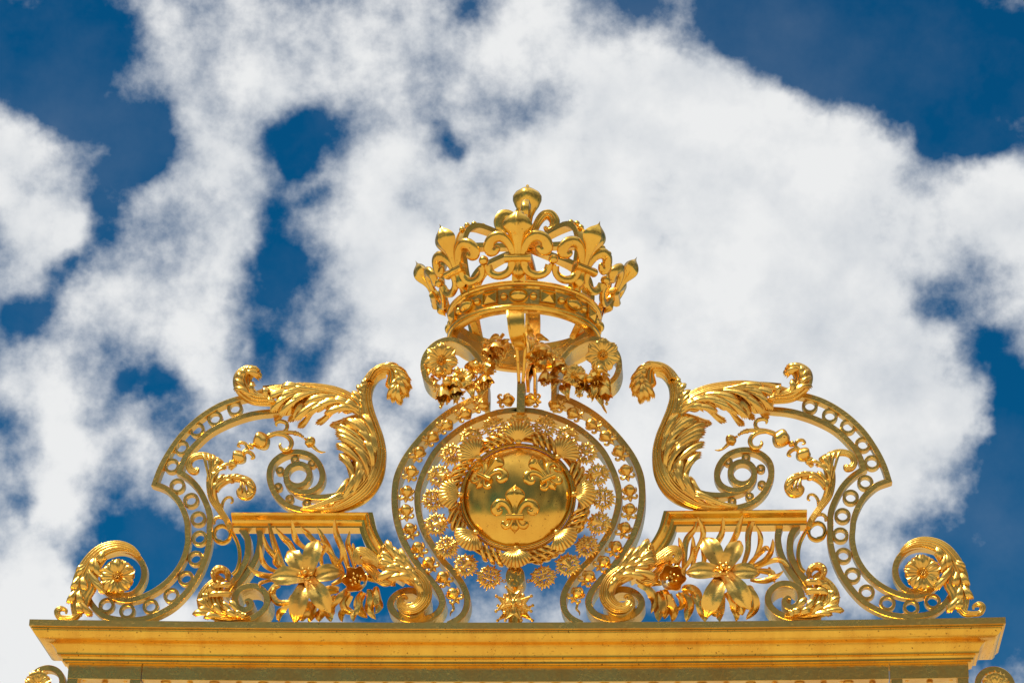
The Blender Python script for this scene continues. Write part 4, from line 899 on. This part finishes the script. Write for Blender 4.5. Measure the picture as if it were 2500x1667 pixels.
def collar():
    c0 = MC + Vector((0, .05, 0)); t = thing('order_collar', 'gilded chain of flaming fleur-de-lis and trophy links circling the shell wreath', 'chain', c0 - Vector((0, 0, .54)))
    def pos(deg, y=0):
        a = R(90 - deg); r = (212 - 6 * math.cos(R(deg))) * SC; return c0 + Vector((math.cos(a) * r, y, math.sin(a) * r)), Vector((math.cos(a), 0, math.sin(a)))
    for i in range(20):
        if i == 10: continue
        p, d = pos(18 * i); s = Vector((-d.z, 0, d.x)); mb = MB(); kind = 0 if i % 2 == 0 else (2 if i in (3, 7, 13, 17) else 1)
        rnd = random.Random(i)
        def X(u, v, f=0): return p + s * u + d * v + Vector((0, -f, 0))
        nf = 11 if kind else 10
        for k in range(nf):                      # flames round the link
            a = 2 * PI * (k + .5) / nf; u, v = math.cos(a), math.sin(a); L = .080 + .010 * rnd.random()
            for dj in (-.28, 0, .28):
                u2, v2 = math.cos(a + dj), math.sin(a + dj); q = L * (1 if dj == 0 else .86)
                sweep(mb, [X(u * .028, v * .028, .004), X(u * .045 - v * .004, v * .045 + u * .004, .012), X(u2 * q * .85 + v * .003, v2 * q * .85, .012), X(u2 * q, v2 * q, .004)], [.007, .0095, .0085, .002], [.006, .007, .006, .001], SEC_R6)
        if kind == 0:
            f = xform_fleur(lambda u, v, q: X(u, -(v - .03), q + .012), 'full', .205, False); b = len(mb.v); mb.v += f.v; mb.f += [tuple(b + z for z in ff) for ff in f.f]
        elif kind == 1:
            for q in (-1, 1):
                sweep(mb, [X(q * .016, -.034, .02), X(q * .016, .034, .02)], .006, .006); sweep(mb, [X(-.034, q * .016, .022), X(.034, q * .016, .022)], .006, .006)
                for w in (-1, 1):
                    sweep(mb, [X(*z) for z in catmull([(q * .02, w * .04, .02), (q * .038, w * .048, .02), (q * .05, w * .036, .02), (q * .042, w * .024, .02)], 2)], [.007, .008, .007, .004], .007, SEC_R6)
            ball(mb, X(0, 0, .02), .011, 8)
            for w in (-1, 1):
                for u in (-.02, 0, .02): ball(mb, X(u, w * .05, .018), .0075, 6)
        else:
            ball(mb, X(0, .004, .02), .020, 10, (1, .8, 1.1)); sweep(mb, [X(-.02, -.012, .03), X(.02, -.012, .03)], .007, .007)
            for q in range(7):
                a = R(rnd.uniform(0, 360)); u, v = math.cos(a), math.sin(a); sweep(mb, [X(-u * .055, -v * .055, .016 + .001 * q), X(u * .06, v * .06, .016 + .001 * q)], [.004, .005, .003], .004, SEC_R6)
            for q in range(6):
                a = q * PI / 3; ball(mb, X(.03 * math.cos(a), .03 * math.sin(a), .018), .009, 6)
        mb.build('chain_link', G_LEAF, t, ang=60)
    for i in range(20):
        dd = 18 * i + 9; p, d = pos(dd); s = Vector((-d.z, 0, d.x)); mb = MB()
        for u in (-.011, .011): 
            P = [p + s * (u + .009 * math.cos(2 * PI * j / 12)) + d * (.009 * math.sin(2 * PI * j / 12)) for j in range(12)]; sweep(mb, P, .0035, .0035, SEC_R6, closed=True)
        mb.build('connector', G_LEAF, t)
collar()
def pendants():
    c = W(950 + 1112 / 3.618, 1130 + 995 / 3.618, -.12); t = thing('oval_plaque', 'thick oval gilded plaque with shallow figure relief below the wreath', 'plaque', c)
    mb = MB(); n = 48; P = []
    prof = [(1, .16), (1.0, .012), (.97, 0), (.90, 0), (.86, .008)]; vs = []
    for (q, y) in prof:
        for j in range(n): a = 2 * PI * j / n; vs.append(c + Vector((.060 * q * math.cos(a), y, .074 * q * math.sin(a))))
    fs = [(i * n + j, i * n + (j + 1) % n, (i + 1) * n + (j + 1) % n, (i + 1) * n + j) for i in range(len(prof) - 1) for j in range(n)] + [tuple(range(n)), tuple((len(prof) - 1) * n + j for j in range(n))]
    mb.add(vs, fs); mb.build('plaque_body', G_BAR, t)
    mb = MB(); rel = Vector((0, .006, 0))
    for pl, w in [([(-.005, -.05), (0, -.01), (.006, .02), (.002, .045)], .008), ([(0, .02), (-.02, .03), (-.032, .045)], .005), ([(.004, .02), (.022, .012), (.034, .03)], .005), ([(-.01, -.02), (-.025, -.03), (-.03, -.05)], .005), ([(.006, -.02), (.02, -.04), (.018, -.06)], .005), ([(-.03, 0), (-.02, -.012), (-.034, -.024)], .004), ([(.03, -.01), (.036, 0), (.03, .012)], .004)]:
        sweep(mb, [c + rel + Vector((x, 0, z)) for x, z in catmull(pl, 3)], w, w * .8, SEC_R6)
    ball(mb, c + rel + Vector((.002, 0, .052)), .009, 8); mb.build('relief', G_SMOOTH, t)
    # star
    c = W(950 + 1100 / 3.618, 1130 + 1238 / 3.618, -.14)
    t = thing('order_star', 'eight-pointed gilded star cross with ball tips hanging low in the middle over the cornice', 'star', c)
    def cross(cc, back):
        mb = MB(); Rt = .102
        for k in range(4):
            a = R(90 * k + 90); u = Vector((math.cos(a), 0, math.sin(a))); v = Vector((-u.z, 0, u.x))
            for (q) in (-1, 1):
                tip = u * Rt + v * (q * .045); notch = u * .070
                pts = [Vector((0, 0, 0)), v * (q * .012) + u * .012, tip, notch]
                vs = [cc + p for p in pts] + [cc + p + Vector((0, .016, 0)) for p in pts] + [cc + (pts[1] + pts[2] + pts[3]) / 3 + Vector((0, -.010, 0))]
                mb.add(vs, [(0, 1, 8), (1, 2, 8), (2, 3, 8), (3, 0, 8), (0, 1, 5, 4), (1, 2, 6, 5), (2, 3, 7, 6), (3, 0, 4, 7), (4, 5, 6, 7)])
                sweep(mb, [cc + v * (q * .014) + u * .014, cc + tip], .005, .008, SEC_R6); sweep(mb, [cc + tip, cc + notch], .005, .008, SEC_R6)
                ball(mb, cc + tip + (u * .6 + v * q * .4).normalized() * .008 + Vector((0, .004, 0)), .0105, 8)
        return mb
    cross(c, 0).build('cross', G_LEAF, t, ang=25)
    for k in range(4):
        a = R(45 + 90 * k); u = Vector((math.cos(a), 0, math.sin(a))); v = Vector((-u.z, 0, u.x))
        xform_fleur(lambda x, z, d: c + v * x + u * (z + .050) + Vector((0, -d + .004, 0)), 'full', .095, False).build('fleur_de_lis', G_LEAF, t, ang=60)
    mb = MB(); f = Vector((0, -1, 0))            # descending dove
    def X(x, z, y=0): return c + Vector((x, -y, z))
    sweep(mb, [X(0, .030, .012), X(0, .015, .024), X(0, -.005, .030), X(0, -.025, .028), X(0, -.038, .022)], [.004, .012, .015, .010, .006], [.004, .012, .014, .010, .006])
    ball(mb, X(0, -.040, .024), .0085, 8); sweep(mb, [X(0, -.044, .024), X(0, -.056, .022)], [.004, .0008], .004, SEC_R6)
    for q in (-1, 1):
        for j in range(5): sweep(mb, [X(q * .008, .004, .022), X(q * (.03 + .004 * j), .022 - .006 * j, .024), X(q * (.062 - .003 * j), .012 - .009 * j, .016)], [.006, .006, .0015], .004, SEC_R6)
        sweep(mb, [X(q * .002, .02, .018), X(q * .012, .045, .014)], [.006, .002], .004, SEC_R6)
    mb.build('dove', G_LEAF, t, ang=60)
    cc = Vector((c.x - .002, c.y + .17, c.z)); cross(cc, 1).build('rear_cross', G_SMOOTH, t, ang=25)
    mb = MB(); b = cc + Vector((0, .004, -.02)); zt = ZT - .03
    box(mb, (b.x - .042, b.y, zt), (b.x + .042, b.y + .03, b.z)); mb.build('post', G_BAR, t)
    mb = MB(); top = W(1263, 1420, c.y + .10); box(mb, (cc.x - .035, cc.y + .0, cc.z + .03), (cc.x + .035, cc.y + .03, MC.z - .48)); mb.build('hanger', G_SMOOTH, t)
pendants()

# ------------------------------------------------------------------ crown
CA = W(1281, 766.6, .06); PH0 = R(-0.8)
def cyl(r, ph, z): return CA + Vector((r * math.sin(ph + PH0), -r * math.cos(ph + PH0), z))
def crown():
    t = thing('crown', 'large openwork gilded crown with fleurs-de-lis and eight arches topping the whole gate', 'crown', CA - Vector((0, 0, .205)))
    def ringprof(name, prof, mat=G_SMOOTH, n=128):
        mb = MB(); m = len(prof); mb.add([cyl(r, 2 * PI * i / n, z) for i in range(n) for (r, z) in prof], [(i * m + j, i * m + (j + 1) % m, ((i + 1) % n) * m + (j + 1) % m, ((i + 1) % n) * m + j) for i in range(n) for j in range(m)]); return mb.build(name, mat, t, ang=30)
    ringprof('upper_rim', [(.462, 0), (.486, .006), (.497, .002), (.505, -.008), (.507, -.018), (.502, -.028), (.494, -.032), (.494, -.038), (.484, -.046), (.462, -.046)])
    ringprof('jewel_band', [(.464, -.044), (.478, -.044), (.478, -.158), (.464, -.158)], G_BAR)
    ringprof('lower_rim', [(.462, -.156), (.482, -.156), (.490, -.160), (.499, -.168), (.503, -.178), (.500, -.190), (.492, -.196), (.490, -.202), (.470, -.206), (.440, -.206), (.436, -.196), (.450, -.190), (.456, -.180), (.462, -.172)])
    zc = -.101
    for k in range(16):
        ph = k * PI / 8; mb = MB()
        def J(u, v, d): return cyl(.477 + d, ph + u / .48, zc + v)
        if k % 2 == 0:
            g = []
            for (q, d) in [(1, 0), (1, .016), (.95, .026), (.86, .026), (.81, .017), (.77, .018), (.70, .026), (.5, .038), (.25, .044), (0.001, .046)]:
                g.append([J(.066 * q * math.cos(a), .048 * q * math.sin(a), d) for a in [2 * PI * i / 32 for i in range(33)]])
            n = 33; mb.add([p for r in g for p in r], [(i * n + j, i * n + j + 1, (i + 1) * n + j + 1, (i + 1) * n + j) for i in range(len(g) - 1) for j in range(n - 1)]); mb.build('oval_jewel', G_SMOOTH, t, ang=40)
        else:
            g = []
            for (q, d) in [(1, 0), (1, .016), (.95, .024), (.84, .024), (.79, .015), (.74, .016), (0.001, .046)]:
                g.append([J(.053 * q * sx, .045 * q * sz, d) for sx, sz in ((-1, -1), (1, -1), (1, 1), (-1, 1), (-1, -1))])
            n = 5; mb.add([p for r in g for p in r], [(i * n + j, i * n + j + 1, (i + 1) * n + j + 1, (i + 1) * n + j) for i in range(len(g) - 1) for j in range(n - 1)]); mb.build('square_jewel', G_SMOOTH, t, ang=20)
        mb = MB(); ball(mb, cyl(.482, ph + PI / 16, zc), .0245, 14); mb.build('bead', G_SMOOTH, t)
    LE = R(27); cl, sl_ = math.cos(LE), math.sin(LE); B0 = .139
    def cone(ph, u, v, d):
        r = .506 + (v + B0) * sl_; return cyl(r + d * cl, ph + u / (.506 + (max(v, -.12) + B0) * sl_), (v + B0) * cl - d * sl_)
    for k in range(8):
        if k in (3, 4, 5): continue
        ph = k * PI / 4
        f = xform_fleur(lambda u, v, d: cone(ph, u, v, d + .012), 'crown', .6965)
        f.build('fleur_de_lis', G_SMOOTH, t, ang=50)
        s = .0006965
        for q in (-1, 1):
            if (k, q) in ((2, 1), (6, -1)): continue
            mb = MB(); pts = [cone(ph, q * x * s, y * s, .014) for x, y in catmull([(56, -20), (62, -80), (95, -130), (155, -152), (215, -140), (262, -100), (282, -45)], 5)]
            sweep(mb, pts, [.025, .026, .028, .029, .028, .027, .026], [.02, .02, .022, .022, .022, .02, .02], SEC_ROUND, up=(cyl(1, ph, 0) - cyl(0, ph, 0)).normalized() * -1)
            mb.build('hanging_loop', G_SMOOTH, t)
        if k == 2: continue
        mb = MB(); h = ph + PI / 8
        for u in (-.012, .012): sweep(mb, [cone(h, u, -.062, .012), cone(h, u, -.022, .012)], .013, .018, SEC_ROUND, up=(cyl(1, h, 0) - cyl(0, h, 0)).normalized() * -1)
        ball(mb, cone(h, 0, .008, .012), .032, 16); mb.build('ball', G_SMOOTH, t)
    prof = catmull([(.484, -.02), (.525, .12), (.550, .25), (.548, .35), (.515, .43), (.44, .480), (.32, .492), (.18, .490), (.04, .488)], 5)
    for k in range(8):
        ph = k * PI / 4; fr = (cyl(1, ph + PI / 2, 0) - cyl(0, ph + PI / 2, 0)).normalized(); mb = MB(); m = len(prof); vs = []; sec = [(-1, -.8), (1, -.8), (1, 1), (.72, 1), (.70, .72), (-.70, .72), (-.72, 1), (-1, 1)]
        for i, (r, z) in enumerate(prof):
            a, b = prof[max(0, i - 1)], prof[min(m - 1, i + 1)]; tx, tz = b[0] - a[0], b[1] - a[1]; L = math.hypot(tx, tz); nx, nz = tz / L, -tx / L
            w = .042 * (1 - .45 * max(0, (i / m - .6) / .4))
            for (u, v) in sec: vs.append(cyl(r + nx * v * .020, ph, z + nz * v * .020) + fr * (u * w))
        q = len(sec); mb.add(vs, [(i * q + j, i * q + (j + 1) % q, (i + 1) * q + (j + 1) % q, (i + 1) * q + j) for i in range(m - 1) for j in range(q)] + [tuple(range(q)), tuple((m - 1) * q + j for j in range(q))])
        arch = mb.build('arch', G_SMOOTH, t, ang=30)
        mb = MB()
        for i in (19, 22, 25, 28):
            r, z = prof[i]; a, b = prof[i - 1], prof[i + 1]; tx, tz = b[0] - a[0], b[1] - a[1]; L = math.hypot(tx, tz)
            ball(mb, cyl(r + tz / L * .024, ph, z - tx / L * .024), .021, 10)
        mb.build('bead_row', G_SMOOTH, arch)
    mb = MB(); lathe(mb, CA + Vector((0, 0, .508)), Vector((0, 0, 1)), [(0, .06), (.02, .085), (.05, .085), (.07, .06), (.09, .04), (.11, .034), (.17, .034), (.21, .040), (.25, .056), (.29, .078), (.33, .092), (.36, .092), (.385, .078), (.405, .052), (.418, .026), (.43, .012), (.445, .009), (.452, .001)], 32, 4, .05)
    fin = mb.build('finial', G_SMOOTH, t, ang=50)
    for k in range(4):
        ph = k * PI / 2 + R(3); path = catmull([(r_, z_ + .022) for r_, z_ in [(.035, .47), (.045, .56), (.07, .64), (.11, .70), (.155, .705), (.185, .66), (.175, .61), (.14, .595), (.12, .62)]], 5); mb = MB()
        sweep(mb, [cyl(r, ph, z) for r, z in path], [.024, .024, .027, .032, .036, .036, .030, .022, .010], [.024, .024, .027, .032, .036, .036, .030, .022, .010], SEC_FL3, up=(cyl(1, ph + PI / 2, 0) - cyl(0, ph + PI / 2, 0)).normalized()); mb.build('curl', G_SMOOTH, fin, ang=50)
        mb = MB()
        if k == 0:
            pass
crown()

def bracket():
    t = thing('crown_bracket', 'gilded scroll brackets and straps carrying the crown above the ring frame', 'bracket', W(1264, 1000, .03))
    for side in (0, 1):
        P = side_pts(catmull(K(2, (850, 790), (852, 620), (835, 520), (790, 420), (720, 330), (620, 265), (520, 245), (410, 285), (330, 370), (300, 470), (320, 570), (375, 635), (450, 665)), 6), side)
        if side: P = [(x + 1, y) for x, y in P]
        mb = MB(); bar(mb, toW(P, -.10), [.018] * 12 + [.012], .20); mb.build('side_scroll', G_BAR, t)
    s = 1 / 3.618
    def strap(name, pts, w, th=.012, mat=G_SMOOTH):
        c = catmull([K(2, (x, y))[0] + (Y,) for x, y, Y in pts], 6); mb = MB()
        sweep(mb, toW(c), [q * s * SC for q in w], th, [(1, -1), (1, 1), (.8, 1.3), (.7, 1), (-.7, 1), (-.8, 1.3), (-1, 1), (-1, -1)], up=Vector((0, 1, 0)))
        mb.build(name, mat, t, ang=30)
    strap('front_strap', [(1112, -30, -.40), (1118, 60, -.44), (1128, 180, -.42), (1145, 270, -.34), (1152, 330, -.26)], [80, 80, 75, 68, 48])
    strap('front_strap', [(1128, 310, -.26), (1140, 480, -.16), (1148, 660, -.06)], [17, 15, 14])
    strap('front_strap', [(1205, 310, -.26), (1195, 480, -.16), (1180, 660, -.06)], [17, 15, 14])
    strap('rear_strap', [(1275, -30, .50), (1280, 100, .52), (1278, 250, .46), (1265, 380, .34), (1255, 520, .22)], [62, 62, 60, 56, 50])
    strap('rear_strap', [(1225, 660, .06), (1230, 580, .12), (1262, 520, .20), (1290, 580, .16), (1290, 740, .06)], [16, 18, 20, 16, 14], .05)
    p, q = W(950 + 1133 * s, 760 + 645 * s, -.08), W(950 + 1198 * s, 760 + 875 * s, -.08); mb = MB(); box(mb, (p.x, -.10, q.z - .02), (q.x, .02, p.z)); mb.build('post', G_BAR, t)
    # side-to-back struts seen through the circlet
    for (x0, y0, x1, y1) in ((700, 20, 780, 230), (1730, 30, 1620, 235)):
        mb = MB(); c = [W(*K(2, (x0, y0))[0], .25), W(*K(2, ((x0 + x1) / 2 + (8 if x0 < 1000 else -8), (y0 + y1) / 2))[0], .34), W(*K(2, (x1, y1))[0], .42)]
        sweep(mb, c, .022, .012, SEC_FLAT); mb.build('strut', G_SMOOTH, t)
bracket()

# ------------------------------------------------------------------ flower garlands under the crown
def bell(mb, c, ax, L, rad, np_=6, st=True):
    ax = Vector((ax.x, ax.y * .12, ax.z)).normalized(); rad *= 1.15; x, y, a = frame_of(ax); g = []; n = np_ * 6
    for i in range(n + 1):
        th = 2 * PI * i / n; lob = math.cos(np_ * th); row = []
        for k in range(9):
            q = k / 8; r = rad * (.18 + .75 * math.sin(min(1, q * 1.35) * PI / 2) + .35 * max(0, q - .6) ** 1.0) * (1 + .07 * lob * q)
            z = L * (q + .16 * lob * max(0, q - .5)); row.append(c + a * z + (x * math.cos(th) + y * math.sin(th)) * r)
        g.append(row)
    sheet(mb, g, .003)
    if st:
        for i in range(4):
            th = 2 * PI * i / 4 + .4; e = c + a * (L * 1.32) + (x * math.cos(th) + y * math.sin(th)) * rad * .35
            sweep(mb, [c + a * L * .2, e], .0022, .0022, SEC_R6); ball(mb, e, .0075, 6)
def garland(side):
    word = 'right' if side else 'left'
    def T(x, y, Y=-.2): return W(*K(2, (x, y))[0], Y - .08)
    t = thing('flower_garland', 'gilded swag of daisies, bellflowers and leaves hanging from the %s scroll under the crown' % word, 'garland', T(1750 if side else 560, 700, -.15), 'flower swags under the crown')
    cnt = random.Random(3 + side)
    if not side:
        dais = [(462, 430, 150, (-.1, -1, -.25)), (645, 595, 98, (-.05, -1, .05))]
        bells = [(965, 270, 70, 62, (-.15, -.5, -1)), (905, 330, 60, 50, (-.5, -.6, -.8)), (820, 470, 85, 60, (.6, -.7, -.4)), (480, 640, 120, 62, (.1, -.35, -1)), (560, 650, 90, 52, (.35, -.4, -1)), (830, 560, 80, 56, (.3, -.6, -.8)), (545, 600, 70, 50, (.2, -.6, -.9))]
        buds = [(440, 535, 42), (510, 620, 44), (885, 432, 22), (770, 470, 34), (600, 520, 30)]
        leaves = [(820, 640, 800, 760, 60), (700, 640, 740, 760, 50), (880, 300, 850, 400, 50), (1000, 250, 1010, 400, 46), (640, 700, 580, 790, 46), (470, 740, 460, 840, 40), (360, 480, 340, 560, 50), (540, 720, 600, 800, 40), (770, 600, 830, 700, 56), (980, 230, 880, 260, 36), (700, 520, 760, 430, 46), (430, 600, 390, 650, 34), (560, 560, 640, 660, 44), (900, 380, 960, 480, 40), (1000, 300, 1050, 250, 30)]
        dang = [(860, 560, 893, 632), (500, 760, 455, 845), (840, 590, 800, 690), (620, 740, 655, 770), (430, 600, 400, 700), (900, 410, 940, 480), (780, 600, 775, 545)]
        stem = [(1010, 200), (960, 270), (880, 400), (780, 520), (650, 600), (540, 640), (470, 560), (440, 470)]
    else:
        dais = [(1885, 385, 150, (.12, -1, -.25)), (1635, 565, 105, (.08, -1, .0))]
        bells = [(1345, 280, 95, 78, (.05, -.5, -1)), (1375, 400, 85, 46, (-.4, -.5, -1)), (1470, 430, 75, 52, (.3, -.6, -.8)), (1385, 520, 90, 46, (-.1, -.4, -1)), (1890, 640, 110, 56, (.1, -.35, -1)), (1745, 560, 90, 58, (-.25, -.8, -.3)), (1800, 520, 80, 54, (.2, -.7, -.8)), (1290, 340, 80, 44, (-.4, -.5, -1))]
        buds = [(1860, 510, 42), (1770, 590, 36), (1540, 520, 30), (1410, 360, 28)]
        leaves = [(1500, 600, 1440, 680, 56), (1560, 640, 1580, 760, 56), (1480, 560, 1400, 600, 40), (1700, 660, 1650, 720, 50), (1780, 640, 1790, 760, 50), (1260, 230, 1250, 330, 46), (1290, 240, 1390, 250, 40), (1860, 580, 1950, 690, 44), (1820, 700, 1900, 860, 24), (1500, 440, 1560, 480, 36), (1720, 640, 1680, 740, 40), (1840, 620, 1800, 760, 46), (1560, 500, 1480, 460, 40), (1250, 200, 1230, 120, 26)]
        dang = [(1385, 560, 1368, 625), (1900, 740, 1922, 815), (1700, 660, 1668, 742), (1750, 650, 1700, 740), (1800, 660, 1760, 750), (1400, 370, 1480, 400), (1420, 380, 1455, 440), (1540, 540, 1690, 495)]
        stem = [(1240, 180), (1290, 250), (1380, 390), (1480, 480), (1600, 580), (1720, 600), (1830, 560), (1880, 470)]
    k = SC / 3.618
    mb = MB(); sweep(mb, toW([K(2, p)[0] for p in catmull(stem, 4)], -.16), .012, .012, SEC_R6); mb.build('stem', G_LEAF, t)
    for (x, y, r, n) in dais: rosette(t, T(x, y, -.22), r * k, Vector(n), 'daisy', 7 if r > 120 else 6, fl=3, mat=G_LEAF)
    for (x, y, L, r, ax) in bells: mb = MB(); bell(mb, T(x, y, -.21), Vector(ax), L * k * 1.25, r * k); mb.build('bell_flower', G_LEAF, t, ang=60)
    for (x, y, r) in buds: mb = MB(); lathe(mb, T(x, y, -.26), Vector((.2, -.5, 1)), [(-r * k * 1.2 + 2.4 * r * k * i / 8, r * k * math.sin(PI * i / 8) + .001) for i in range(9)], 18, 3, .1); mb.build('bud', G_LEAF, t, ang=60)
    for (x0, y0, x1, y1, w) in leaves:
        a, b = T(x0, y0, -.18), T(x1, y1, -.19 - .06 * cnt.random()); mb = MB(); petal(mb, a, b - a, Vector((cnt.uniform(-.4, .4), -1, cnt.uniform(-.2, .3))), (b - a).length * 1.15, w * k * 1.1, .3, .3, flutes=2, famp=.08, tip=.5, nu=10, nv=11, ruffle=.2); mb.build('leaf', G_LEAF, t, ang=60)
    path = catmull(stem, 6)
    for i in range(34):
        q = path[int((.22 + .78 * cnt.random()) * (len(path) - 1))]; x0, y0 = q[0] + cnt.uniform(-70, 70), q[1] + cnt.uniform(-60, 70); a = T(x0, y0, -.15 - .05 * cnt.random())
        dd = Vector((cnt.uniform(-1, 1), cnt.uniform(-.7, .1), cnt.uniform(-1.2, .5))).normalized()
        mb = MB(); petal(mb, a, dd, Vector((cnt.uniform(-.6, .6), -1, cnt.uniform(-.5, .5))), cnt.uniform(.035, .06), cnt.uniform(.012, .02), .35, .3, flutes=2, famp=.1, tip=.4, nu=8, nv=9, ruffle=.2); mb.build('leaf', G_LEAF, t, ang=60)
    for (x0, y0, x1, y1) in dang: mb = MB(); a, b = T(x0, y0, -.2), T(x1, y1, -.22); sweep(mb, [a, b], .003, .003, SEC_R6); ball(mb, b, .011, 10); mb.build('stamen', G_LEAF, t)
garland(0); garland(1)
